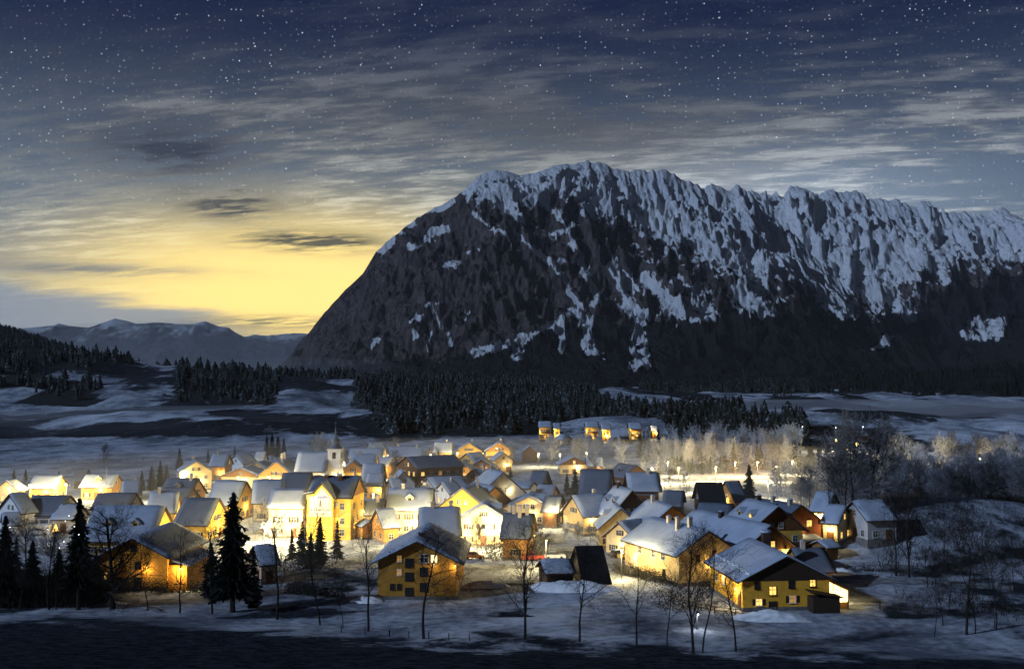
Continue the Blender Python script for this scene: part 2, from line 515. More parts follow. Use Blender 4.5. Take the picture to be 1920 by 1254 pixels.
# where the woods stand (plan outlines, metres)
def wood_mask(x, y):
    x = np.asarray(x, float); y = np.asarray(y, float)
    wob = (fbm(x / 90, y / 90, 4, 40) - 0.5) * 240
    u, v = CU + FPX * x / y, 0
    m = np.zeros(x.shape)
    # rise behind the village
    m = np.maximum(m, (u + wob * 0.12 > 672) & (y + wob * 0.6 > np.interp(u, [660, 720, 1000, 1020, 1230, 1260, 1500], [920, 650, 640, 720, 700, 560, 600])) & (u < 1510 + wob * 0.15) & (y < np.interp(u, [640, 980, 1080, 1180, 1260, 1510], [2300, 2100, 1350, 980, 860, 720])))
    m = np.maximum(m, (u > 250) & (u < 700) & (y + wob > 1500) & (y < 2600))
    m = np.maximum(m, (u > 330) & (u < 520) & (y + wob * 1.6 > 1010) & (y < 1500))
    m = np.maximum(m, (u < 330) & (y + wob * 2.2 > 1050 + np.maximum(0, u - 150) * 2.0) & (y < 3400))
    m = np.maximum(m, (u > 1200) & (y + wob * 3 > np.interp(u, [1200, 1500, 1920], [1500, 1650, 1500])) & (y < 3600))
    return m.astype(float)
wood = wood_mask(GX, np.maximum(GY, 30.0)) * (GY > 400)
rim = toe(GX)
bare = 0.45 * sstep(GY + (fbm(GX / 14, GY / 9, 4, 77) - 0.5) * 22, rim + 4, rim - 10) + 0.5 * sstep(GY + (fbm(GX / 14, GY / 9, 4, 79) - 0.5) * 20, rim - 6, rim - 34)          # thinly snowed grassy hillside, blackened towards the viewer to stand for dimness
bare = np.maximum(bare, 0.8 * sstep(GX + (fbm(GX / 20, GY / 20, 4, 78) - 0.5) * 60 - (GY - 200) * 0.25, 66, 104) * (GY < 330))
bare = np.maximum(bare, sstep(fbm(GX / 90 + 3, GY / 110, 5, 33), 0.43, 0.64) * sstep(GY, 470, 560) * 0.8)     # wind-bared meadows
bare = np.maximum(bare, 0.6 * sstep(fbm(GX / 16, GY / 12, 4, 61), 0.60, 0.72) * (GY > 165) * (GY < 230))

mg, t, b = new_mat('snowy_ground')
p = geopos(t)
def attr(t, n):
    a = t.node('ShaderNodeAttribute'); a.attribute_name = n
    return a.outputs['Fac']
n_big = t.noise(p, 0.05, 6, 0.6); n_mid = t.noise(p, 0.6, 6, 0.65); n_fine = t.noise(p, 4.5, 4, 0.7)
n_litpatch = t.add(t.mul(t.noise(t.vmul(p, (1.0, 0.55, 1.0)), 0.085, 5, 0.6), 0.5), t.mul(t.noise(t.vmul(p, (1.0, 0.42, 1.0)), 0.022, 4, 0.55), 0.5))
snow = t.mix(t.rng(t.add(t.mul(n_litpatch, 0.75), t.mul(n_mid, 0.30)), 0.42, 0.64), (0.12, 0.138, 0.175), (0.56, 0.61, 0.69))  # pale and dark snow patches stand in for lamplit and shadowed snow
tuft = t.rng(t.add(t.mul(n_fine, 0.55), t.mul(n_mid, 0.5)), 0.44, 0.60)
grass = t.mix(n_fine, (0.004, 0.005, 0.0065), (0.013, 0.016, 0.020))  # grass tone sunk near black for the unlit foreground
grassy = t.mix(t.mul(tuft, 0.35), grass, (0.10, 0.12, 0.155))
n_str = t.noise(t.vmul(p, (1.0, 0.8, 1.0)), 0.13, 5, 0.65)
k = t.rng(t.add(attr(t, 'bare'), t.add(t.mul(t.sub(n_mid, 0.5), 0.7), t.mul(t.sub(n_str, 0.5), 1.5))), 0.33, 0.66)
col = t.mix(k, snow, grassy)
kw = t.rng(t.add(attr(t, 'wood'), t.mul(t.sub(n_big, 0.5), 0.5)), 0.35, 0.65)
col = t.mix(kw, col, t.mix(n_mid, (0.014, 0.016, 0.015), (0.05, 0.055, 0.06)))
t.put(b.inputs['Base Color'], col)
b.inputs['Roughness'].default_value = 0.9
b.inputs['Specular IOR Level'].default_value = 0.0
bump(t, b, t.add(t.mul(n_mid, 1.0), t.mul(n_fine, 0.35)), 0.7, 0.22)
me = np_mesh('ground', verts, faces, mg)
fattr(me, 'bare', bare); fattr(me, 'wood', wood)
tag(link(bpy.data.objects.new('ground', me)), kind='structure')

# ------------------------------------------------------------------ mountains
def mountain(name, outline, depth, ncol, nrow, seed, steep, jag, lat, mat, shade, xr, cliff=0.0):
    """crest traced in plan at its own distance; the face falls away from it with ribs and gullies"""
    ou = np.array([o[0] for o in outline], float); ov = np.array([o[1] for o in outline], float)
    dd = np.interp(ou, [d[0] for d in depth], [d[1] for d in depth])
    rx = [ray(a, c) for a, c in zip(ou, ov)]
    cx = np.array([r[0] for r in rx]) * dd
    cz = HC + np.array([r[1] for r in rx]) * dd
    order = np.argsort(cx); cx, cz, dd = cx[order], cz[order], dd[order]
    x = np.linspace(xr[0], xr[1], ncol)
    zr = np.interp(x, cx, cz); yr = np.interp(x, cx, dd)
    ker = np.ones(5) / 5
    yr = np.convolve(np.pad(yr, 20, 'edge'), np.ones(41) / 41, 'valid')
    zr = zr + ((fbm(x / 60, x * 0 + seed, 4, seed) - 0.5) * 0.6 + (ridged(x / 75, x * 0 + seed, 4, seed + 1) - 0.5) * 0.7) * jag * np.interp(x, [cx[0], 0.0, 900, cx[-1]], [0.3, 0.45, 1.3, 1.6])
    q = np.concatenate([np.linspace(-0.5, 0, 24)[:-1], np.linspace(0, 1, nrow) ** 1.12 * 1.75])
    Xg, Q = np.meshgrid(x, q)
    ZR = np.broadcast_to(np.maximum(zr, 30), Xg.shape); YR = np.broadcast_to(yr, Xg.shape)
    T = ZR * steep + 60
    S = np.interp(np.abs(Q), [0, .06, .2, .4, .55, .7, .9, 1.15, 1.75], [1, .925, .765, .535, .375, .245, .125, .045, -.03])
    tt = Q * T
    sx = Xg - lat * tt
    env = sstep(np.abs(Q), 0.0, 0.16) * (1 - sstep(np.abs(Q), 0.75, 1.3))
    w = (fbm(Xg / 500, tt / 500, 3, seed + 3) - 0.5) * 260
    rib = ridged((sx + w) / 430, tt / 1300, 3, seed + 7) - 0.5
    rib2 = ridged((sx + w * 0.6) / 150, tt / 420, 4, seed + 11) - 0.5
    rib3 = ridged((Xg + 0.3 * tt + w * 0.4) / 62, tt / 150, 4, seed + 19) - 0.5
    rib5 = ridged((Xg + 0.62 * tt + w * 0.5) / 120, tt / 330, 4, seed + 37) - 0.5
    rib4 = ridged((Xg + 0.2 * tt) / 30, tt / 58, 3, seed + 29) - 0.5
    fine = fbm(Xg / 34, tt / 30, 4, seed + 15) - 0.5
    amp = ZR / 1000.0
    Z = ZR * S + amp * (env * (170 * rib + 85 * rib2 + 80 * rib5) + (0.3 + 0.7 * env) * (66 * rib3 + 40 * fine + 32 * rib4) * sstep(np.abs(Q), 0, 0.05))
    Z = np.where(np.abs(Q) < 1e-9, ZR, Z)
    # cliff bands: the face climbs in steps, tilted and broken up
    hh_ = 60.0 + 90 * fbm(Xg / 420, tt / 420, 3, seed + 41); wz = Z + 190 * (fbm(Xg / 240, tt / 240, 4, seed + 43) - 0.5) + 0.22 * Xg
    fr = wz / hh_ - np.floor(wz / hh_)
    Z = Z + env * np.minimum(1, amp) * cliff * hh_ * (sstep(fr, 0.30, 0.78) - fr)
    Y = YR - tt - amp * env * (120 * rib + 60 * rib2)
    vv = np.stack([Xg.ravel(), Y.ravel(), Z.ravel()], 1)
    nr, nc = Xg.shape
    idx = np.arange(nr * nc).reshape(nr, nc)
    ff = np.stack([idx[:-1, :-1].ravel(), idx[1:, :-1].ravel(), idx[1:, 1:].ravel(), idx[:-1, 1:].ravel()], 1)
    me = np_mesh(name, vv, ff, mat)
    nrm = np.zeros(len(vv) * 3, np.float32); me.vertices.foreach_get('normal', nrm)
    N = nrm.reshape(nr, nc, 3)
    pu, pv = proj(Xg, Y, Z)
    for k_, a_ in shade(dict(x=Xg, y=Y, z=Z, q=Q, n=N, u=pu, v=pv, rib=rib, rib2=rib2, rib3=rib3, rib4=rib4, fine=fine, tt=tt, sx=sx)).items():
        fattr(me, k_, a_)
    return tag(link(bpy.data.objects.new(name, me)), kind='structure')

mm, t, b = new_mat('mountain_rock_and_snow')
p = geopos(t)
s = attr(t, 'snow')
nf = t.noise(t.vmul(p, (1.5, 1, 0.55)), 0.040, 9, 0.74); nl = t.noise(p, 0.006, 6, 0.6); nm = t.noise(t.vmul(p, (1, 1, 0.30)), 0.014, 7, 0.7)
def rnoise(vec, scale, detail):
    n = t.node('ShaderNodeTexNoise', noise_type='RIDGED_MULTIFRACTAL'); t.put(n.inputs['Vector'], vec)
    n.inputs['Scale'].default_value = scale; n.inputs['Detail'].default_value = detail; n.inputs['Roughness'].default_value = 0.62; n.inputs['Offset'].default_value = 1.0; n.inputs['Gain'].default_value = 1.6
    return n.outputs[0]
sk = t.node('ShaderNodeVectorRotate', rotation_type='Y_AXIS'); t.put(sk.inputs['Vector'], p); sk.inputs['Angle'].default_value = R(24)
nr = t.rng(rnoise(t.vmul(sk.outputs[0], (1.7, 0.7, 0.6)), 0.0085, 7), 0.55, 1.75, 0.0, 1.0, False)
rock = t.mix(t.rng(nf, 0.3, 0.7), (0.038, 0.032, 0.032), (0.185, 0.152, 0.145))
rock = t.mix(t.rng(nm, 0.50, 0.66), rock, (0.020, 0.019, 0.021))
sn = t.mix(t.rng(nl, 0.3, 0.7), (0.76, 0.79, 0.85), (0.90, 0.91, 0.94))
ks = t.rng(t.add(s, t.add(t.add(t.mul(t.sub(nf, 0.5), 1.0), t.mul(t.sub(nm, 0.5), 0.35)), t.mul(t.sub(0.54, nr), 0.72))), 0.46, 0.56)
c = t.mix(ks, rock, sn)
kw = t.rng(t.add(attr(t, 'wood'), t.mul(t.sub(nf, 0.5), 0.9)), 0.40, 0.60)
c = t.mix(kw, c, t.mix(t.noise(p, 0.06, 4, 0.7), (0.008, 0.010, 0.010), (0.030, 0.034, 0.036)))
t.put(b.inputs['Base Color'], c)
b.inputs['Roughness'].default_value = 0.9
b.inputs['Specular IOR Level'].default_value = 0.0
bump(t, b, t.add(t.add(nf, t.mul(nm, 0.8)), t.mul(nr, 0.5)), 1.0, 34.0)

def dist_line(u, v, pts):
    d = np.full(u.shape, 1e9)
    for (x1, y1, w1), (x2, y2, w2) in zip(pts[:-1], pts[1:]):
        L2 = (x2 - x1) ** 2 + (y2 - y1) ** 2
        tt_ = np.clip(((u - x1) * (x2 - x1) + (v - y1) * (y2 - y1)) / L2, 0, 1)
        w = w1 + (w2 - w1) * tt_
        d = np.minimum(d, np.hypot(u - x1 - tt_ * (x2 - x1), v - y1 - tt_ * (y2 - y1)) / w)
    return d
CHUTES = [
    [(1165, 520, 9), (1178, 560, 13), (1200, 600, 11), (1192, 640, 8), (1190, 680, 10)],
    [(1200, 600, 8), (1208, 650, 6), (1204, 680, 5)],
    [(1215, 530, 10), (1250, 565, 15), (1300, 592, 10)],
    [(1262, 520, 5), (1300, 560, 11), (1335, 592, 8)],
    [(1385, 535, 8), (1405, 560, 20), (1425, 582, 14)],
    [(1540, 555, 9), (1580, 575, 16), (1600, 590, 8)],
    [(1605, 510, 16), (1640, 545, 20), (1700, 585, 11)],
    [(1590, 505, 6), (1640, 495, 10), (1720, 500, 5)],
    [(885, 664, 5), (940, 650, 5), (1000, 625, 6), (1050, 600, 4), (1075, 585, 3)],
    [(985, 640, 5), (968, 668, 5)], [(1050, 610, 4), (1052, 650, 3.5), (1045, 665, 3)],
    [(1085, 590, 3.5), (1110, 600, 5), (1098, 640, 4), (1102, 660, 3), (1130, 668, 3)],
    [(950, 410, 2.5), (1000, 470, 3), (1060, 530, 3.5), (1090, 580, 4), (1130, 560, 2)],
    [(1000, 340, 2.5), (1040, 400, 2.5), (1085, 475, 4), (1110, 520, 4), (1120, 560, 3)],
    [(890, 395, 2), (930, 430, 2.5), (955, 455, 2)], [(785, 460, 6), (810, 440, 7), (833, 428, 4)],
    [(715, 470, 6), (735, 452, 7)], [(770, 605, 3), (790, 590, 3)], [(800, 570, 3), (825, 566, 2.5)],
    [(700, 640, 3), (690, 655, 2)], [(830, 500, 2.5), (860, 492, 2.5)], [(880, 475, 2.5), (900, 468, 2)],
    [(815, 580, 2), (838, 620, 2.5), (850, 650, 2)], [(770, 640, 2), (776, 620, 2.5)],
    [(1145, 485, 2.5), (1160, 520, 5)], [(1040, 440, 5), (1070, 420, 4)], [(1045, 500, 3), (1060, 495, 3)],
    [(860, 610, 2), (880, 590, 2)], [(800, 650, 2), (812, 625, 2)], [(1640, 650, 4), (1668, 632, 5)], [(1850, 612, 14), (1890, 606, 9)], [(1810, 628, 5), (1880, 630, 5)],
]
def shade_main(g):
    u, v = g['u'], g['v']
    line = np.interp(u, [480, 640, 700, 760, 800, 860, 905, 960, 1000, 1050, 1100, 1150, 1200, 1250, 1300, 1350, 1400, 1500, 1560, 1620, 1700, 1800, 1920, 2200],
                     [700, 540, 478, 432, 402, 372, 400, 418, 392, 388, 408, 425, 448, 472, 498, 530, 550, 562, 580, 570, 560, 525, 505, 505])
    hs = np.interp(u, [480, 850, 930, 2000], [6, 10, 46, 60])
    steepness = 1 - g['n'][..., 2]
    s = np.clip((line - v) / hs * 0.42 + 0.46, -0.25, 0.98)
    top = sstep(line - v, -30, 60)
    s = s - 0.95 * (steepness - 0.40) * top
    s = s - (0.30 * g['rib2'] + 0.42 * g['rib3'] + 0.28 * g['rib4']) * top
    s = s + 0.42 * sstep(line - v, 10, 60) * sstep(u, 930, 1000) + 0.2 * sstep(line - v, 5, 40)
    s = s - sstep(u, 1230, 1420) * 0.14 * sstep(v, 370, 500)
    # streaks of snow left in the gullies lower down
    low = sstep(line - v, 10, -30)
    s = s + low * (0.62 * sstep(-(g['rib3']) - 0.6 * g['rib2'] - 0.3 * g['rib4'], 0.06, 0.40) * np.interp(u, [600, 900, 1100, 1300], [0.45, 0.6, 0.85, 1.1]) - 0.20)
    s = s + low * 0.55 * sstep(1 - steepness, 0.70, 0.90) * np.interp(u, [600, 900, 1200], [0.5, 0.7, 1.0])
    w1 = (fbm(u / 34.0, v / 34.0, 4, 91, 0.6) - 0.5) * 34; w2 = (fbm(u / 34.0 + 40, v / 34.0, 4, 95, 0.6) - 0.5) * 26
    wob = (fbm(u / 6.0, v / 8.0, 3, 93) - 0.5) * 2.4
    uu, v2 = u + w1, v + w2
    for ch in CHUTES:
        us = [c[0] for c in ch]; vs = [c[1] for c in ch]
        sel = (u > min(us) - 50) & (u < max(us) + 50) & (v > min(vs) - 50) & (v < max(vs) + 50)
        d = dist_line(uu[sel], v2[sel], ch) + wob[sel]
        s[sel] = np.maximum(s[sel], 1.12 - 0.55 * sstep(d, 0.6, 1.7) - 0.6 * sstep(d, 1.5, 2.5))
    tl = np.interp(u, [480, 700, 850, 880, 960, 1030, 1080, 1150, 1230, 1300, 1340, 1380, 1450, 1530, 1600, 1700, 1760, 1850, 1920, 2200],
                   [690, 685, 668, 660, 640, 618, 605, 600, 590, 596, 590, 560, 590, 560, 600, 595, 545, 520, 500, 490])
    wd = sstep(v + (g['rib2'] * 34 + wob * 12 + w2), tl - 6, tl + 10)
    for ch in CHUTES:
        us = [c[0] for c in ch]; vs = [c[1] for c in ch]
        sel = (u > min(us) - 30) & (u < max(us) + 30) & (v > min(vs) - 30) & (v < max(vs) + 30)
        d = dist_line(uu[sel], v2[sel], ch) + wob[sel]
        wd[sel] = np.minimum(wd[sel], sstep(d, 0.8, 1.7))
    return dict(snow=s, wood=wd)
MAIN = [(300, 725), (420, 715), (490, 703), (520, 690), (545, 665), (565, 640), (600, 598), (640, 552), (680, 512), (705, 472), (740, 440), (770, 418), (800, 398), (850, 372), (880, 350),
        (905, 328), (925, 320), (950, 321), (975, 330), (1000, 329), (1010, 318), (1040, 309), (1080, 305), (1120, 306), (1160, 312), (1200, 318), (1250, 328), (1300, 340), (1315, 349),
        (1345, 353), (1372, 357), (1380, 349), (1392, 357), (1410, 372), (1440, 398), (1480, 432), (1520, 470), (1560, 512), (1600, 552), (1650, 598), (1700, 640), (1800, 680), (2000, 705)]
RANGE = [(1000, 470), (1200, 395), (1300, 372), (1400, 363), (1440, 364), (1470, 362), (1480, 350), (1500, 347), (1520, 354), (1560, 360), (1600, 363), (1640, 378), (1660, 374), (1690, 380),
        (1720, 384), (1735, 380), (1760, 392), (1800, 400), (1840, 400), (1880, 398), (1920, 408), (2050, 425), (2300, 470), (2600, 520)]
mountain('mountain', MAIN, [(300, 4700), (490, 4800), (925, 5000), (1400, 5300), (1700, 5000), (2000, 4800)], 860, 330, 4, 1.35, 58, 0.28, mm, shade_main, (-1500, 2250), 0.30)
mountain('mountain_range', RANGE, [(1000, 6900), (1500, 7000), (1920, 6900), (2600, 7000)], 620, 240, 14, 1.45, 70, -0.12, mm, shade_main, (250, 5000), 0.34)

mf, t, b = new_mat('far_ridge')
p = geopos(t)
nf = t.noise(p, 0.010, 8, 0.65)
c = t.mix(t.rng(t.add(attr(t, 'snow'), t.mul(t.sub(nf, 0.5), 1.0)), 0.4, 0.62), (0.055, 0.058, 0.066), (0.42, 0.44, 0.47))
t.put(b.inputs['Base Color'], c); b.inputs['Roughness'].default_value = 0.95
b.inputs['Specular IOR Level'].default_value = 0.0
def shade_far(g):
    return dict(snow=np.clip(0.36 + (g['z'] - 330) / 500.0 - 0.4 * g['rib2'], 0, 0.85))
FAR = [(-500, 650), (-200, 640), (0, 622), (40, 616), (100, 610), (110, 606), (130, 611), (165, 614), (190, 606), (215, 597), (235, 601), (255, 607), (290, 604), (330, 607), (360, 608), (385, 602),
       (410, 612), (428, 614), (445, 625), (458, 632), (475, 633), (600, 660), (800, 690)]
mountain('far_mountains', FAR, [(-500, 9000), (300, 9000), (800, 9600)], 420, 120, 31, 3.2, 14, 0.15, mf, shade_far, (-6800, -1100))
FAR2 = [(200, 650), (400, 640), (455, 632), (480, 627), (500, 629), (530, 626), (560, 624), (590, 628), (640, 632), (760, 645), (900, 680)]
mountain('distant_range', FAR2, [(200, 11500), (900, 11500)], 260, 80, 57, 3.0, 30, 0.1, mf, shade_far, (-4000, -500))
# ------------------------------------------------------------------ houses
_cache = {}
def shared(key, fn):
    if key not in _cache:
        o = fn(); me = o.data; bpy.data.objects.remove(o); _cache[key] = me
    return _cache[key]
def inst(name, me, parent, loc, rz=0.0):
    o = bpy.data.objects.new(name, me)
    o.location = loc; o.rotation_euler = (0, 0, rz)
    return link(o, parent)
def win_frame(w, h, style):
    mb = MB(); e = 0.07; d = 0.09
    mb.box(-w / 2 - e, w / 2 + e, -d, 0.0, h / 2, h / 2 + e); mb.box(-w / 2 - e, w / 2 + e, -d, 0.0, -h / 2 - e, -h / 2)
    mb.box(-w / 2 - e, -w / 2, -d, 0.0, -h / 2, h / 2); mb.box(w / 2, w / 2 + e, -d, 0.0, -h / 2, h / 2)
    mb.box(-0.03, 0.03, -d * 0.7, 0.0, -h / 2, h / 2); mb.box(-w / 2, -0.03, -d * 0.65, 0.0, h * 0.12 - 0.03, h * 0.12 + 0.03); mb.box(0.03, w / 2, -d * 0.65, 0.0, h * 0.12 - 0.03, h * 0.12 + 0.03)
    mb.box(-w / 2 - e - 0.05, w / 2 + e + 0.05, -d - 0.12, 0.0, -h / 2 - e - 0.06, -h / 2 - e - 0.004)
    if style == 'shutter':
        for sgn in (-1, 1):
            x0 = sgn * (w / 2 + e + 0.04); x1 = sgn * (w / 2 + e + 0.04 + w * 0.45)
            mb.box(min(x0, x1), max(x0, x1), -0.06, 0.0, -h / 2, h / 2, 1)
    return mb.build('window', [M['frame_dark'] if style == 'dark' else M['frame_white'], M['dark']])
def win_pane(w, h, mat):
    mb = MB(); mb.box(-w / 2, w / 2, -0.03, -0.003, -h / 2, h / 2)
    return mb.build('pane', M[mat])
def add_window(parent, p, rz, w, h, mat, style='plain'):
    f = inst('window', shared(('wf', w, h, style), lambda: win_frame(w, h, style)), parent, p, rz)
    inst('pane', shared(('wp', w, h, mat), lambda: win_pane(w, h, mat)), f, (0, 0, 0))
    return f
def add_door(parent, p, rz, w=1.1, h=2.1, mat='brown'):
    def mk():
        mb = MB(); mb.box(-w / 2, w / 2, -0.06, 0.0, 0, h); mb.box(-w / 2 - 0.1, -w / 2, -0.1, 0, 0, h + 0.1); mb.box(w / 2, w / 2 + 0.1, -0.1, 0, 0, h + 0.1)
        mb.box(-w / 2, w / 2, -0.1, 0, h, h + 0.1); mb.box(-w * .32, w * .32, -0.09, -0.06, h * .12, h * .42); mb.box(-w * .32, w * .32, -0.09, -0.06, h * .52, h * .88)
        return mb.build('door', M[mat])
    d = inst('door', shared(('door', w, h, mat), mk), parent, p, rz)
    def hk():
        mb = MB(); mb.box(w * .36, w * .42, -0.14, -0.06, h * .46, h * .50)
        return mb.build('handle', M['metal'])
    inst('handle', shared(('handle', w, h), hk), d, (0, 0, 0))
def add_light(name, parent, loc, power, col=(1.0, 0.74, 0.32), size=0.25):
    ld = bpy.data.lights.new(name, 'POINT'); ld.energy = power; ld.color = col; ld.shadow_soft_size = size
    lo = bpy.data.objects.new(name, ld); lo.location = loc
    return link(lo, parent)
def wall_lamp(parent, p, rz, power, r=0.16, bulb='bulb', out=0.7):
    """bracket lamp on a wall, its bulb and the light it gives"""
    def mk():
        mb = MB(); mb.box(-0.08, 0.08, -0.05, 0, -0.2, 0.2); mb.tube((0, 0, 0.1), (0, -0.35, 0.18), 0.03, 0.03); mb.lathe([(0.02, 0.42), (0.22, 0.30), (0.23, 0.27)], 0, -0.35, 8)
        return mb.build('wall_lamp', M['metal'])
    o = inst('wall_lamp', shared('wl', mk), parent, p, rz)
    def bk():
        mb = MB(); mb.lathe([(r * math.sin(a), 0.12 - r * math.cos(a)) for a in (0.15, .7, 1.2, 1.6, 2.1, 2.7)], 0, -0.35, 8)
        return mb.build('bulb', M[bulb], None, True)
    inst('bulb', shared(('wlb', r, bulb), bk), o, (0, 0, 0))
    add_light('lamp_light', o, (0, -out, -0.25), power * 2.2)
    return o
def roof_slab(L2, W2, he, hr, eav, gab, th, lift):
    """two roof slopes; returns (verts, faces) of an even gable slab"""
    k = (hr - he) / W2
    zb = he - eav * k
    mb = MB()
    for sgn in (-1, 1):
        pts = [(-L2 - gab, 0, hr + lift), (-L2 - gab, sgn * (W2 + eav), zb + lift), (-L2 - gab, sgn * (W2 + eav), zb + lift + th), (-L2 - gab, 0, hr + lift + th)]
        if sgn > 0: pts = pts[::-1]
        mb.prism(pts, (2 * (L2 + gab), 0, 0))
    return mb
def snow_slab(L2, W2, he, hr, eav, gab, lift, seed, th=0.34, inset=0.10, melt=0.0):
    k = (hr - he) / W2
    nx, ny = max(6, int(L2 * 1.3)), 12
    V, F = [], []
    xl = np.linspace(-L2 - gab + inset, L2 + gab - inset, nx + 1)
    yl = np.linspace(-(W2 + eav - inset), W2 + eav - inset, ny + 1)
    Xg, Yg = np.meshgrid(xl, yl)
    base = hr - np.abs(Yg) * k + lift
    edge = np.minimum.reduce([(Xg - xl[0]) / 0.5, (xl[-1] - Xg) / 0.5, (Yg - yl[0]) / 0.5, (yl[-1] - Yg) / 0.5])
    T = th * (0.45 + 0.55 * np.clip(edge, 0, 1)) * (0.55 + 0.9 * fbm(Xg / 2.2 + seed * 7.1, Yg / 2.2, 3, seed))
    wob = (fbm(Xg / 1.1 + 9.7 * seed, Yg / 1.1, 2, seed + 3) - 0.5)
    top = base + T - 0.22 * np.exp(-(Yg / 0.55) ** 2) * 0.3
    Yw = Yg + np.where(np.abs(np.abs(Yg) - (W2 + eav - inset)) < 1e-6, np.sign(Yg) * wob * 0.22, 0)
    n = (nx + 1) * (ny + 1)
    for a, z in ((Yw, top), (Yw, base)):
        V += [(float(x), float(y), float(q)) for x, y, q in zip(Xg.ravel(), a.ravel(), z.ravel())]
    id_ = lambda i, j: j * (nx + 1) + i
    for j in range(ny):
        for i in range(nx):
            F.append((id_(i, j), id_(i + 1, j), id_(i + 1, j + 1), id_(i, j + 1)))
    for j in range(ny):
        F.append((id_(0, j), id_(0, j + 1), id_(0, j + 1) + n, id_(0, j) + n)); F.append((id_(nx, j + 1), id_(nx, j), id_(nx, j) + n, id_(nx, j + 1) + n))
    for i in range(nx):
        F.append((id_(i + 1, 0), id_(i, 0), id_(i, 0) + n, id_(i + 1, 0) + n)); F.append((id_(i, ny), id_(i + 1, ny), id_(i + 1, ny) + n, id_(i, ny) + n))
    return V, F
HOUSES = {}
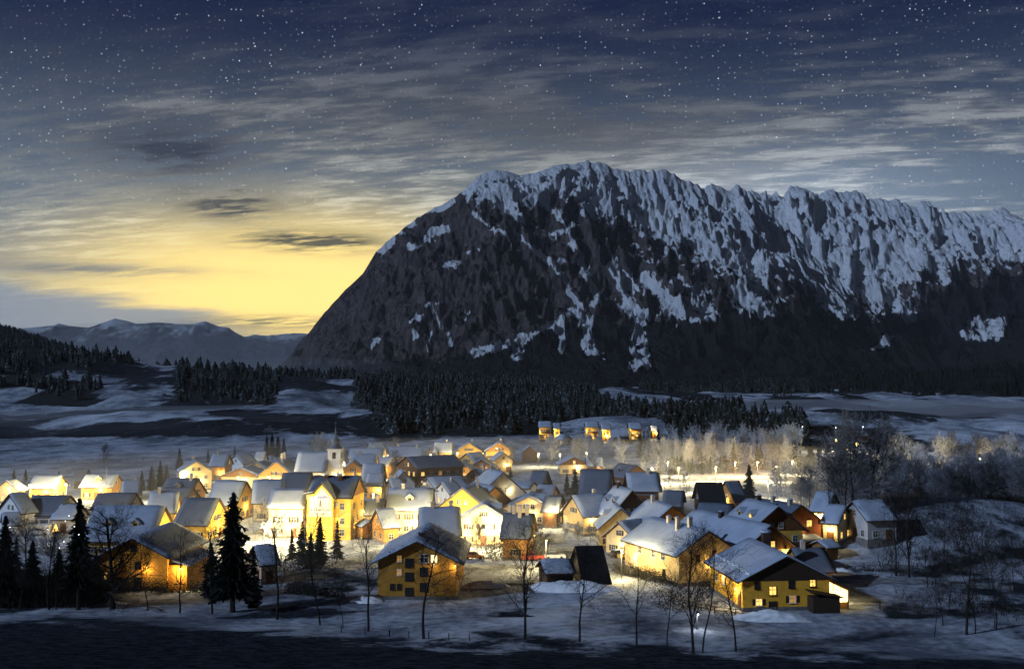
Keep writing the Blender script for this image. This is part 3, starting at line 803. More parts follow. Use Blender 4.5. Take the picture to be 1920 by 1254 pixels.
def house(key, label, u1, v1, u2, v2, hr, Wd, he, wall='cream', roof='snow', gable=None, lit=0.25, chim=1, cat='house', name='house', style='plain', hot='pane_lit',
          balcony=None, group=None, tall=False, sides='ABLR', gab=0.6, eav=0.75, plinth=True, wh=1.15, ww=1.0, ref=None, dark_chim=False, nowin=False, cl=1.2):
    """gabled house from the two ends of its ridge line; A is the (u1, v1) end"""
    g = at_g((u1 + u2) / 2, (v1 + v2) / 2, hr).z - hr
    P1, P2 = at(u1, v1, hr + g), at(u2, v2, hr + g)
    mid = (P1 + P2) / 2
    g = gz(mid.x, mid.y)
    dv = P2 - P1
    L = max(4.0, math.hypot(dv.x, dv.y)); rz = math.atan2(dv.y, dv.x)
    L2, W2 = L / 2 - gab, Wd / 2
    hs = sum(ord(c) * (i + 1) for i, c in enumerate(key)); rr = random.Random(hs)
    root = empty(name, (mid.x, mid.y, g), rz)
    if style == 'plain' and rr.random() < 0.45: style = 'shutter'
    if balcony is None and gable and he > 4.2 and rr.random() < 0.75 and not nowin: balcony = 'A'
    tag(root, label, cat, group)
    mb = MB()
    pent = [(-L2, -W2, -1.2), (-L2, W2, -1.2), (-L2, W2, he), (-L2, 0, hr - 0.02), (-L2, -W2, he)]
    mb.prism(pent, (2 * L2, 0, 0))
    mb.build('wall', M[wall], root)
    if plinth:
        pb = MB(); pb.box(-L2 - 0.06, L2 + 0.06, -W2 - 0.06, W2 + 0.06, -1.1, 0.55); pb.build('plinth', M['plinth'], root)
    if gable:
        for sx in (-1, 1):
            gb = MB(); x0 = sx * (L2 + 0.004); zc = he - 0.25
            k = (hr - he) / W2
            pts = [(x0, -W2 - 0.02, zc), (x0, W2 + 0.02, zc), (x0, W2 + 0.02, he), (x0, 0, hr - 0.03), (x0, -W2 - 0.02, he)]
            if sx < 0: pts = pts[::-1]
            gb.prism(pts, (sx * 0.07, 0, 0)); gb.build('gable_boarding', M[gable], root)
    rf = roof_slab(L2, W2, he, hr, eav, gab, 0.16, 0.03).build('roof', M['tile_black'] if roof == 'black' else M['verge'], root)
    if roof != 'black':
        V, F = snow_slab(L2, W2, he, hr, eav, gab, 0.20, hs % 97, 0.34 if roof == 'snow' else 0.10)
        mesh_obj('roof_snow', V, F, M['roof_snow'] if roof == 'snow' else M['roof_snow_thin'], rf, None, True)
    slots = [0.22, -0.35, -0.05, 0.42]
    for i in range(chim):
        cx_ = slots[i] * 2 * L2 * 0.9; cyy = rr.uniform(-0.25, 0.25) * W2; ct = hr + cl
        cb = MB(); cb.box(cx_ - 0.35, cx_ + 0.35, cyy - 0.35, cyy + 0.35, hr - 1.2, ct); cb.box(cx_ - 0.45, cx_ + 0.45, cyy - 0.45, cyy + 0.45, ct, ct + 0.1, 0)
        cb.lathe([(0.46, ct + 0.1), (0.44, ct + 0.25), (0.2, ct + 0.38)], cx_, cyy, 8, 1)
        cb.build('chimney', [M['chimney_dark' if dark_chim else 'chimney'], M['roof_snow']], rf)
    # windows on the walls that can be seen
    cam_l = Matrix.Rotation(-rz, 3, 'Z') @ (Vector((0, 0, 0)) - Vector((mid.x, mid.y, 0)))
    if not nowin:
        st_h = 2.6; rows = max(1, int((he - 0.3) // st_h))
        faces = {'A': ((-1, 0), W2), 'B': ((1, 0), W2), 'R': ((0, -1), L2), 'L': ((0, 1), L2)}
        for fk, (nrm, half) in faces.items():
            off = L2 if fk in 'AB' else W2
            if fk not in sides or nrm[0] * cam_l.x + nrm[1] * cam_l.y < off - 2: continue
            ang = math.atan2(nrm[1], nrm[0]) + math.pi / 2
            o_ = off + 0.003 + (0.0)
            cols = max(1, int(2 * half / 2.7))
            for r in range(rows):
                for c in range(cols):
                    s_ = ((c + 0.5) / cols - 0.5) * 2 * half * 0.94
                    p = (nrm[0] * o_ - nrm[1] * s_, nrm[1] * o_ + nrm[0] * s_, 1.55 + r * st_h)
                    if r == 0 and c == cols // 2 and fk == ('A' if fk in 'AB' else fk) and fk in 'AR':
                        add_door(root, (p[0], p[1], 0.12), ang); continue
                    if p[2] + wh / 2 > he - 0.1 and fk in 'LR': continue
                    x = rr.random()
                    mt = (hot if x < lit * 0.6 else 'pane_dim') if x < lit else 'pane_dark'
                    add_window(root, p, ang, ww, wh, mt, style)
            if fk in 'AB' and hr - he > 2.2:
                og = off + (0.078 if gable else 0.003)
                zs = max(he + 0.75, 1.55 + rows * st_h)
                if zs + 0.6 < hr - 0.8:
                    for s_ in ((-0.9, 0.9) if W2 > 4.5 and hr - zs > 2.0 else (0.0,)):
                        p = (nrm[0] * og - nrm[1] * s_, nrm[1] * og + nrm[0] * s_, zs)
                        x = rr.random()
                        add_window(root, p, ang, 0.8, 1.0, hot if x < lit * 0.5 else 'pane_dark', style)
    if L2 > 4.0 and W2 > 4.0 and hr - he > 2.6 and rr.random() < 0.34 and roof != 'black' and not nowin and cat not in ('barn', 'hut', 'shed'):
        sg = 1 if cam_l.y > 0 else -1; k = (hr - he) / W2
        for xc in ((0.0,) if L2 < 5.2 else (-L2 * 0.4, L2 * 0.4)):
            yf = sg * W2 * 0.66; zb = hr - W2 * 0.66 * k - 0.15; zt = zb + 1.25; zp = zt + 0.6; yb_ = sg * W2 * 0.08
            db = MB(); pts = [(xc - .75, yf, zb), (xc + .75, yf, zb), (xc + .75, yf, zt), (xc, yf, zp), (xc - .75, yf, zt)]
            db.prism(pts if sg < 0 else pts[::-1], (0, yb_ - yf, 0)); dm = db.build('dormer', M[wall], root)
            sb = MB()
            for s2 in (-1, 1):
                q = [(xc, yf + sg * .25, zp + .03), (xc + s2 * 1.0, yf + sg * .25, zt - .17), (xc + s2 * 1.0, yf + sg * .25, zt + .10), (xc, yf + sg * .25, zp + .32)]
                sb.prism(q if s2 * sg < 0 else q[::-1], (0, yb_ - yf - sg * .25, 0))
            sb.build('dormer_snow', M['roof_snow'], dm)
            pb = MB(); y0_, y1_ = sorted((yf + sg * 0.004, yf + sg * 0.05)); pb.box(xc - .4, xc + .4, y0_, y1_, zb + .25, zt - .05); pb.build('pane', M['pane_dark' if rr.random() > lit else 'pane_lit'], dm)
    if balcony:
        for fk in balcony:
            nrm = {'A': (-1, 0), 'B': (1, 0), 'R': (0, -1), 'L': (0, 1)}[fk]; half = W2 if fk in 'AB' else L2; off = L2 if fk in 'AB' else W2
            for zf in ([2.75, 5.35] if tall else [2.75]):
                if zf > he + 0.5: continue
                bb = MB(); ang = math.atan2(nrm[1], nrm[0]) + math.pi / 2
                bb.box(-half * 0.92, half * 0.92, -1.15, -0.005, -0.12, 0.0)
                bo = bb.build('balcony', M['brown'], root); bo.location = (nrm[0] * off, nrm[1] * off, zf); bo.rotation_euler = (0, 0, ang)
                rb = MB(); rb.box(-half * 0.92, half * 0.92, -1.2, -1.12, 0.12, 0.85); rb.box(-half * 0.93, half * 0.93, -1.24, -1.08, 0.85, 0.95)
                rb.build('railing', M['brown'], bo)
                sb = MB(); sb.box(-half * 0.92, half * 0.92, -1.23, -1.09, 0.955, 1.06); sb.build('rail_snow', M['roof_snow'], bo)
    HOUSES[key] = dict(root=root, L2=L2, W2=W2, he=he, hr=hr, rz=rz, mid=mid, g=g, roof=rf)
    return root
def lamp_on(key, face, s_, z, power, **kw):
    h = HOUSES[key]; nrm = {'A': (-1, 0), 'B': (1, 0), 'R': (0, -1), 'L': (0, 1)}[face]; off = h['L2'] if face in 'AB' else h['W2']
    return wall_lamp(h['root'], (nrm[0] * off - nrm[1] * s_, nrm[1] * off + nrm[0] * s_, z), math.atan2(nrm[1], nrm[0]) + math.pi / 2, power, **kw)

def gfront(key, label, u, v, hr, Wd, he, L, rot=0.0, **kw):
    """house whose gable faces us: apex at (u, v), ridge running back L metres, heading rot degrees right of straight ahead"""
    P = at_g(u, v, hr)
    Q = Vector((P.x + L * math.sin(R(rot)), P.y + L * math.cos(R(rot)), P.z))
    u2, v2 = proj(Q.x, Q.y, Q.z)
    return house(key, label, u, v, float(u2), float(v2), hr, Wd, he, **kw)
# ------------------------------------------------------------------ the village, house by house (pixel pairs are ridge ends)
H, G = house, gfront
# front row
G('h1', 'ochre three-storey house with dark windows and solar panels, nearest in the middle', 781, 1017, 9.3, 12.7, 6.2, 23, 1.0, wall='ochre', lit=0.0, chim=0, gab=1.0, eav=1.3, nowin=True)
G('h2', 'yellow house with dark boarded gable and lit windows, nearest at the right', 1477, 1045, 8.2, 13.8, 4.8, 19, -6.0, wall='housegold', gable='dark', lit=0.0, chim=0, nowin=True, gab=0.8, eav=1.0)
G('h3', 'amber gabled house with a glowing wall lamp behind bare trees at far left', 246, 1012, 8.6, 11.8, 5.6, 21, 2.0, wall='amber', lit=0.0, chim=0, nowin=True, gab=0.9, eav=0.9)
H('h5', 'long yellow house with twin chimneys on a broad blue snow roof', 1330, 998, 1220, 971, 9.0, 11.5, 5.4, wall='sand', lit=0.0, chim=0, nowin=True, gab=0.5, eav=0.8)
H('h6', 'house with long snowy roof and brown end gable behind the twin-chimney house', 1446, 987, 1300, 957, 9.2, 11.0, 5.2, wall='sand', gable='brown', lit=0.2, chim=0, gab=0.9, eav=1.0)
H('h7', 'house with steep white roof, dark timber gable and yellow ground floor', 1460, 952, 1399, 937, 10.2, 11.0, 6.0, wall='yellow', gable='brown', lit=0.25, chim=1, dark_chim=True, gab=1.0, eav=1.0)
H('h8', 'red-brown timber house with three lit windows at the right edge of the village', 1504, 949, 1428, 936, 9.0, 10.5, 5.6, wall='red', roof='thin', lit=0.0, chim=2, gab=1.0, eav=1.0, nowin=True, cl=0.8)
H('h10', 'low dark-roofed house with orange wall just behind the nearest right house', 1546, 1028, 1482, 1029, 6.2, 9.5, 3.4, wall='honey', roof='thin', lit=0.0, chim=1, nowin=True, gab=0.6, eav=0.9)
H('f13', 'small cream house with grey snow roof beside the red car', 1159, 981, 1203, 974, 6.6, 7.0, 3.9, wall='cream', lit=0.2, chim=0)
H('f4', 'cream house with bright lit gable and two small windows, right of the black chalet', 1262, 950, 1214, 937, 9.6, 10.5, 5.6, wall='cream', gable='honey', lit=0.1, chim=1, gab=0.9)
H('f14', 'black unlit barn with a snowless roof in front of the parked cars', 1077, 1025, 1130, 1024, 6.2, 14.0, 1.5, wall='dark', roof='black', lit=0.0, chim=0, cat='barn', name='barn', nowin=True, plinth=False)
H('f14b', 'low shed with a shining snow roof left of the black barn', 1012, 1053, 1072, 1051, 3.9, 6.5, 2.5, wall='dark', lit=0.0, chim=0, cat='shed', name='shed', nowin=True, plinth=False)
H('f15', 'grey-roofed house with an orange lit end wall and several chimneys', 1003, 964, 944, 963, 8.4, 10.5, 4.6, wall='honey', lit=0.2, chim=4, roof='thin', cl=1.6)
H('f3', 'beige house with white left roof slope below the black chalet', 1164, 955, 1154, 944, 8.2, 8.5, 4.4, wall='sand', lit=0.05, chim=0)
G('f2', 'tall narrow house with snow-white left roof slope and black gable', 1186, 921, 10.6, 9.5, 5.4, 12, -14, wall='dark', lit=0.05, chim=1, dark_chim=True)
H('f1', 'dark chalet hotel with two rows of lit windows under snowy balconies', 1172, 888, 1236, 888, 11.0, 11.0, 7.6, wall='brown', lit=0.75, chim=1, balcony='R', tall=True, hot='pane_lit', name='hotel', cat='hotel', gab=0.9, eav=1.2)
H('e9', 'big dark barn-like house with lit cream end wall right of two spruces', 1089, 880, 1150, 881, 11.5, 13.0, 5.4, wall='cream', roof='thin', lit=0.1, chim=0, gab=0.5)
H('e10', 'wide grey-roofed house with a glowing lamp on its front wall', 1071, 931, 1138, 928, 8.4, 11.0, 4.6, wall='sand', lit=0.1, chim=1)
H('e8', 'small house with a dark roof and a round glowing lamp at its eave', 1022, 930, 1056, 931, 7.0, 9.0, 4.0, wall='brown', roof='thin', lit=0.1, chim=0)
G('e7', 'low wide gabled house with white roof edges and dark posts, middle of the village', 991, 933, 6.8, 13.5, 3.9, 13, 6, wall='cream', lit=0.15, chim=0)
G('e5', 'large white farmhouse with small dark windows and a lit spot on its gable', 944, 887, 11.0, 11.5, 6.0, 15, -16, wall='white', lit=0.0, chim=1, roof='snow')
H('e5b', 'white annex with a flat snowy roof right of the white farmhouse', 967, 904, 1003, 905, 5.6, 8.0, 4.4, wall='white', lit=0.0, chim=0, cat='annex', name='annex')
H('e6', 'dark barn with a plain grey snow roof on the white meadow', 999, 883, 1028, 884, 7.6, 8.0, 3.4, wall='dark', roof='thin', lit=0.0, chim=0, cat='barn', name='barn', nowin=True)
# left side
H('c20', 'small pinkish house behind the spreading bare tree', 474, 1026, 514, 1023, 6.0, 7.5, 3.6, wall='pink', lit=0.1, chim=0)
H('a1', 'house with bright snow roof and white wall at the left edge', 50, 925, 16, 928, 8.6, 10.0, 5.0, wall='white', lit=0.1, chim=0)
H('a2', 'house with a plain dark slate-blue roof right of the leftmost white house', 62, 929, 134, 930, 7.8, 11.0, 4.2, wall='grey', roof='thin', lit=0.05, chim=0)
H('a4', 'long-roofed house with bright yellow gable above the amber house', 312, 951, 178, 950, 9.2, 13.0, 3.6, wall='yellow', lit=0.1, chim=0)
H('a5', 'house with dark snowy roof and thin mast in front, left of the spruces', 184, 925, 258, 925, 7.4, 9.0, 4.4, wall='grey', roof='thin', lit=0.05, chim=0)
H('a6', 'long low house with warm lit front under a dim roof at far left', 64, 893, 118, 893, 6.8, 9.0, 4.0, wall='yellow', lit=0.5, chim=0)
H('a6b', 'long low orange-lit house with pale roof at the left', 160, 891, 224, 891, 6.8, 9.0, 4.0, wall='honey', lit=0.5, chim=0)
H('a7', 'small dark hut above the orange-lit long house', 144, 880, 166, 880, 6.0, 6.5, 3.0, wall='dark', roof='thin', lit=0.0, chim=0, cat='hut', name='hut', nowin=True)
H('a8', 'tiny pale lit gabled house at the far left edge', 12, 902, 30, 900, 6.4, 7.5, 4.2, wall='cream', lit=0.3, chim=0)
H('b8', 'house with grey snow roof, white chimney and thin yellow end wall', 338, 924, 280, 925, 8.2, 10.5, 4.4, wall='yellow', lit=0.05, chim=1)
H('b9', 'house with deep blue roof and bright yellow end wall left of the tall dark spruce', 413, 935, 346, 934, 8.8, 12.0, 4.0, wall='yellow', lit=0.05, chim=0, roof='thin')
H('b7', 'house with low blue roof between two chimneyed houses on the left', 364, 915, 303, 914, 7.4, 10.0, 4.0, wall='brown', roof='thin', lit=0.05, chim=0)
H('b6', 'dark-roofed house with two white chimneys and brown end wall', 374, 898, 313, 897, 8.4, 10.0, 4.4, wall='wood', roof='thin', lit=0.05, chim=2)
H('b10', 'house with tall blue roof and golden end wall right of the tall spruce top', 464, 903, 405, 902, 9.4, 12.0, 4.4, wall='yellow', lit=0.05, chim=0)
G('b1', 'brightly lit cream house with small windows beside a dark spruce', 368, 866, 9.0, 9.5, 6.0, 11, -20, wall='cream', lit=0.15, chim=1)
H('b2', 'orange-walled house with grey roof and chimney, uppermost left of the church', 432, 853, 398, 853, 8.6, 9.5, 5.4, wall='honey', lit=0.2, chim=1)
H('b2b', 'white-roofed house behind the lit star lamp left of the church', 440, 854, 470, 852, 7.0, 8.5, 4.4, wall='white', lit=0.1, chim=0)
G('b3', 'small cream gable with dark round window behind the orange chalet', 481, 868, 7.8, 10.0, 5.0, 10, 4, wall='cream', lit=0.05, chim=0)
G('b4', 'wide low chalet with garage door and white roof edge left of the orange chalet', 450, 879, 6.6, 12.5, 4.2, 12, 8, wall='cream', gable='wood', lit=0.1, chim=0)
G('b5', 'orange timber-gabled chalet with white lower floor and tall chimneys', 517, 867, 9.0, 11.5, 4.8, 13, 8, wall='cream', gable='honey', lit=0.15, chim=2, cl=2.4)
H('c1', 'house with big rounded dark roof left of the tall yellow building', 530, 887, 586, 887, 9.6, 11.5, 5.0, wall='brown', roof='thin', lit=0.05, chim=0)
H('c1b', 'brown-walled house with dark roof between orange chalet and church', 538, 858, 575, 859, 9.0, 9.0, 5.4, wall='wood', roof='thin', lit=0.1, chim=1)
H('c2', 'long blue-roofed inn left of the tall yellow building', 474, 902, 536, 901, 9.6, 13.0, 5.0, wall='cream', lit=0.2, chim=0, name='inn', cat='inn')
H('c3', 'peach-walled guesthouse with two rows of windows joined to the yellow building', 508, 919, 580, 919, 10.2, 9.0, 7.0, wall='cream', lit=0.2, chim=0, ww=1.1, wh=1.3, name='guesthouse', cat='guesthouse')
H('c6', 'small orange house with blue roof right of the tall yellow building', 740, 955, 704, 957, 6.8, 8.0, 3.8, wall='honey', gable='honey', lit=0.1, chim=0)
H('c7', 'house with flat-looking blue roof behind the small orange house', 683, 938, 724, 938, 7.0, 8.5, 4.4, wall='cream', lit=0.1, chim=1)
H('c5', 'small orange lean-to shed against the tall yellow building', 691, 978, 683, 976, 3.8, 3.6, 2.8, wall='honey', lit=0.0, chim=0, nowin=True, cat='shed', name='shed', gab=0.2, eav=0.3)
# middle
H('d10', 'long cream house with grey roof, two chimneys and a skylight, village centre', 814, 917, 728, 917, 9.8, 11.5, 5.8, wall='cream', lit=0.15, chim=2)
H('d13', 'yellow-gabled house with grey-brown roof and twin white chimneys above the nearest house', 864, 953, 784, 954, 9.0, 11.5, 4.8, wall='yellow', lit=0.05, chim=2)
G('d11', 'lit yellow house with two rows of windows and a dark blue roof, village centre', 866, 917, 9.8, 11.0, 5.6, 14, 12, wall='yellow', lit=0.1, chim=1)
H('d12', 'orange-walled house behind the round golden tree', 930, 914, 893, 907, 9.0, 9.0, 5.4, wall='honey', lit=0.3, chim=0)
G('d14', 'glaring white house front in the brightest spot of the village', 906, 948, 8.6, 10.0, 5.6, 10, 4, wall='cream', lit=0.2, chim=0)
H('d9', 'broad low snow roof of a hall behind the long cream house', 870, 894, 800, 897, 7.0, 13.0, 4.2, wall='grey', lit=0.0, chim=0, name='hall', cat='hall')
G('d8', 'small white-roofed chapel with open porch below the brown hotel', 757, 885, 8.0, 6.5, 4.6, 10, -12, wall='white', lit=0.0, chim=0, name='chapel', cat='chapel')
H('d6', 'large brown hotel with rows of glowing balcony windows', 760, 857, 852, 853, 11.5, 13.0, 8.6, wall='brown', roof='thin', lit=0.8, chim=1, balcony='R', tall=True, name='hotel', cat='hotel')
G('d7', 'orange-gabled chalet with a row of small windows right of the brown hotel', 861, 869, 7.6, 12.5, 4.4, 11, 4, wall='cream', gable='honey', lit=0.05, chim=0)
H('d15', 'grey-roofed house with yellow wall above the orange-gabled chalet', 902, 849, 873, 851, 8.0, 10.0, 4.8, wall='yellow', lit=0.15, chim=0)
G('d16', 'little brown-gabled house right of the orange-gabled chalet', 902, 862, 6.2, 8.5, 3.6, 9, 6, wall='brown', lit=0.05, chim=0)
G('d17', 'small pale house with two lit windows below the far golden villa', 945, 850, 7.2, 6.5, 4.8, 8, -14, wall='cream', lit=0.5, chim=0)
H('d3', 'lit house with a white roof dormer at the far edge of the village', 814, 830, 849, 830, 8.6, 9.0, 5.2, wall='yellow', lit=0.2, chim=1)
G('d4', 'pyramid-like golden villa at the far edge, left of the other golden villa', 879, 831, 8.0, 11.0, 4.6, 9, 0, wall='yellow', lit=0.2, chim=1)
G('d5', 'golden villa with dark balconies at the far right edge of the lit village', 936, 830, 8.8, 11.0, 5.4, 10, 0, wall='yellow', gable='honey', lit=0.3, chim=1, balcony='A')
H('d1', 'long lit row house with snowy roof behind the church tower', 655, 842, 722, 842, 7.6, 9.0, 4.6, wall='cream', lit=0.3, chim=1)
H('d2', 'longest lit row house at the back of the village', 730, 839, 806, 839, 8.0, 9.0, 5.0, wall='cream', lit=0.3, chim=2)
H('c10', 'blue-roofed house with orange gable beyond the church square', 709, 853, 660, 853, 8.6, 10.0, 5.0, wall='honey', lit=0.15, chim=1)
H('c10b', 'orange timber house with round dark opening right of the blue-roofed house', 711, 858, 740, 859, 7.0, 8.0, 4.6, wall='honey', lit=0.2, chim=0)
H('c11', 'house with plain blue roof and white lit trees before it, right of the church', 722, 871, 680, 871, 8.8, 11.0, 4.6, wall='white', lit=0.1, chim=0)
H('c12', 'grey-roofed lit house right of the yellow building behind the lane', 722, 890, 688, 890, 7.0, 8.0, 4.4, wall='yellow', lit=0.3, chim=0)
G('c9', 'yellow lit house with orange gable beside the church tower', 662, 866, 8.4, 8.5, 5.2, 10, -6, wall='yellow', gable='honey', lit=0.15, chim=0)
G('e14', 'lit cream chalet by the dark hedge at the back of the meadow', 1077, 857, 6.6, 10.0, 4.0, 9, -6, wall='cream', gable='brown', lit=0.3, chim=0)
H('e15', 'pale-roofed house with brown wall right of the lit cream chalet', 1098, 859, 1130, 859, 6.2, 8.0, 3.8, wall='brown', lit=0.2, chim=0)
G('e16', 'small dark hut with gable standing above the dark hedge', 993, 837, 6.2, 6.5, 3.6, 7, 0, wall='brown', lit=0.0, chim=0, cat='hut', name='hut', nowin=True)
H('e17', 'dark unlit roof just behind the dark chalet hotel', 1160, 869, 1195, 873, 8.0, 10.0, 4.6, wall='brown', roof='thin', lit=0.05, chim=0)
# smaller houses packed in between
H('k1', 'dim snow-roofed house half hidden by dark conifers at left', 228, 905, 266, 904, 6.8, 8.0, 4.2, wall='cream', lit=0.3, chim=1)
H('k2', 'low snow roof between the left terrace and the long-roofed house', 108, 948, 156, 948, 5.8, 8.0, 3.4, wall='grey', lit=0.1, chim=0)
H('k3', 'snow-roofed garage at the left edge below the white house', 40, 962, 2, 964, 4.8, 7.0, 2.8, wall='white', lit=0.0, chim=0, cat='garage', name='garage')
H('k5', 'bright-walled house directly behind the right gable of the painted inn', 640, 895, 678, 894, 7.0, 8.0, 4.4, wall='cream', lit=0.3, chim=1)
H('k6', 'small chimneyed house left of the white-roofed chapel', 728, 900, 752, 899, 6.6, 7.0, 4.2, wall='wood', lit=0.2, chim=1)
H('k8', 'cottage between the broad hall roof and the lit yellow house', 826, 906, 856, 904, 6.4, 7.5, 4.0, wall='white', lit=0.1, chim=1)
H('k9', 'snow-roofed house between the orange-gabled chalet and the white farmhouse', 884, 882, 914, 880, 7.0, 8.5, 4.2, wall='cream', lit=0.1, chim=1)
H('k10', 'low house behind the low wide gabled one', 1008, 911, 1044, 912, 5.8, 8.0, 3.6, wall='wood', lit=0.1, chim=0)
H('k12', 'dim roofed house at the very back right behind the church', 690, 832, 720, 831, 7.0, 8.0, 4.4, wall='cream', lit=0.3, chim=0)
H('k13', 'dark-walled house between the big barn-like house and the dark hotel', 1132, 905, 1164, 907, 7.6, 9.0, 4.4, wall='brown', roof='thin', lit=0.1, chim=0)
H('k14', 'unlit house with dark roof right of the dark chalet hotel', 1244, 920, 1284, 921, 7.2, 9.0, 4.2, wall='dark', roof='thin', lit=0.05, chim=0)
H('k15', 'white-roofed house left of the dark round trees', 480, 848, 500, 848, 6.6, 7.0, 4.0, wall='white', lit=0.2, chim=0)
# apartments on the rise
for k, (u, v, w_, l_, lab) in enumerate([(1022, 791, 26, 10, 'tallest leftmost floodlit apartment block on the rise by the wood'), (1044, 794, 13, 9, 'slim apartment block right of the tallest one on the rise'),
        (1109, 791, 27, 11, 'stepped golden apartment block in the middle of the rise'), (1135, 795, 19, 10, 'golden apartment block with a corner lamp on the rise'),
        (1190, 794, 26, 10, 'golden apartment block third from the right wood on the rise'), (1226, 799, 14, 8, 'small golden pavilion at the right end of the rise')]):
    hh = [11.0, 9.0, 11.0, 9.0, 9.0, 6.0][k]
    H('ap%d' % k, lab, u - w_ / 2, v, u + w_ / 2, v, hh, l_, hh - 2.4, wall='yellow', lit=0.35, chim=0, name='apartment_block', cat='apartments', ww=1.2, wh=1.3, balcony='R' if k in (0, 2, 4) else None, tall=True)
H('ap6', 'white-roofed hut just below the apartments on the rise', 1048, 815, 1064, 816, 5.0, 6.0, 3.0, wall='cream', lit=0.1, chim=0, cat='hut', name='hut')
# right side, behind the frosted trees
H('r1', 'dark house with unlit black roof left of the big lone spruce', 1304, 905, 1354, 905, 9.0, 11.0, 4.8, wall='dark', roof='black', lit=0.0, chim=0)
H('r2', 'dark-roofed house with slanting golden gable beside the big lone spruce', 1358, 903, 1386, 902, 8.6, 9.0, 4.4, wall='honey', roof='thin', lit=0.1, chim=0)
H('r3', 'rounded dark roof in front of the glowing lamp, above the long snowy roof', 1310, 943, 1376, 946, 7.6, 10.0, 4.0, wall='brown', roof='thin', lit=0.1, chim=0)
H('r4', 'lit cream house half hidden in frosted trees right of the timber house', 1540, 925, 1556, 926, 7.8, 8.0, 4.8, wall='cream', lit=0.6, chim=0)
H('r5', 'dim snow-roofed house in the frosted trees above the white mound', 1597, 942, 1660, 940, 7.2, 9.0, 4.4, wall='grey', lit=0.1, chim=0)
H('r6', 'half-lit house behind trunks left of the dim snow-roofed house', 1556, 949, 1584, 951, 6.8, 8.0, 4.2, wall='cream', lit=0.6, chim=0)
H('r7', 'long white farm roof beside the field lamps at far right', 1736, 849, 1776, 849, 6.2, 9.0, 4.0, wall='cream', lit=0.5, chim=0)
H('r8', 'low dark shed with snowy lid near the pole right of the timber house', 1475, 1004, 1528, 1001, 3.2, 5.0, 2.3, wall='dark', lit=0.0, chim=0, cat='shed', name='shed', nowin=True, plinth=False)
H('r9', 'little timber hut with flat white roof by the snowy path', 1535, 1016, 1558, 1014, 3.2, 4.0, 2.4, wall='wood', lit=0.0, chim=0, cat='hut', name='hut', nowin=True, plinth=False)
H('r10', 'tiny dark hut on the far snowfield at the right', 1611, 806, 1624, 806, 6.0, 8.0, 3.4, wall='dark', roof='thin', lit=0.0, chim=0, cat='hut', name='hut', nowin=True)

# --- details of the three nearest houses
def wpx(key, face, items, style='plain'):
    """windows on one wall of a house: (s, z, w, h, pane[, style])"""
    h = HOUSES[key]; nrm = {'A': (-1, 0), 'B': (1, 0), 'R': (0, -1), 'L': (0, 1)}[face]; off = (h['L2'] if face in 'AB' else h['W2']) + 0.003
    for it in items:
        s_, z, w_, h_, mt = it[:5]
        add_window(h['root'], (nrm[0] * off - nrm[1] * s_, nrm[1] * off + nrm[0] * s_, z), math.atan2(nrm[1], nrm[0]) + math.pi / 2, w_, h_, mt, it[5] if len(it) > 5 else style)
# h1 gable: seen from the front, local s runs to the right
wpx('h1', 'A', [(-2.9, 6.6, 0.7, 0.9, 'pane_dim'), (-1.25, 5.9, 1.25, 1.25, 'pane_dark', 'dark'), (1.15, 6.6, 1.25, 1.25, 'pane_dark'), (2.75, 6.6, 0.95, 1.1, 'pane_hot'),
                (-2.9, 4.4, 0.7, 0.9, 'pane_dim'), (-1.25, 3.7, 1.25, 1.2, 'pane_dark', 'dark'), (1.15, 4.5, 1.25, 1.2, 'pane_dark', 'dark'),
                (-4.0, 2.05, 0.65, 0.8, 'pane_dark', 'dark'), (-2.9, 2.05, 0.65, 0.8, 'pane_dark', 'dark'), (1.15, 2.05, 1.25, 1.2, 'pane_dark', 'dark'), (-1.25, 1.3, 1.25, 1.1, 'pane_dark', 'dark')])
h1 = HOUSES['h1']
lamp_on('h1', 'A', 6.15, 5.4, 60, r=0.10)
lamp_on('h1', 'A', 2.75, 5.6, 30, r=0.06)
def solar(x0, x1, sgn, y0, y1):
    h = h1; k = (h['hr'] - h['he']) / h['W2']
    for j in range(2):
        ya, yb = y0 + (y1 - y0) * j / 2 + 0.06, y0 + (y1 - y0) * (j + 1) / 2 - 0.06
        mb = MB()
        za, zb = h['hr'] - ya * k + 0.68, h['hr'] - yb * k + 0.68
        mb.prism([(x0, sgn * ya, za), (x0, sgn * yb, zb), (x1, sgn * yb, zb), (x1, sgn * ya, za)][::(1 if sgn < 0 else -1)], (0, 0, 0.09))
        mb.box(x0 - .04, x0 + .04, sgn * ya - .05, sgn * ya + .05, za - .6, za); mb.box(x1 - .04, x1 + .04, sgn * yb - .05, sgn * yb + .05, zb - .6, zb)
        o = mb.build('solar_panel', M['panel'], h['roof'])
solar(-5.5, 7.5, -1, 0.9, 4.6)
cb = MB(); cb.box(-7.4, -6.2, -1.1, 0.1, 8.4, 10.2); cb.box(-7.5, -6.1, -1.2, 0.2, 10.2, 10.32); cb.lathe([(0.6, 10.32), (0.55, 10.5), (0.2, 10.62)], -6.8, -0.5, 8, 1)
cb.build('chimney', [M['chimney_dark'], M['roof_snow']], h1['roof'])
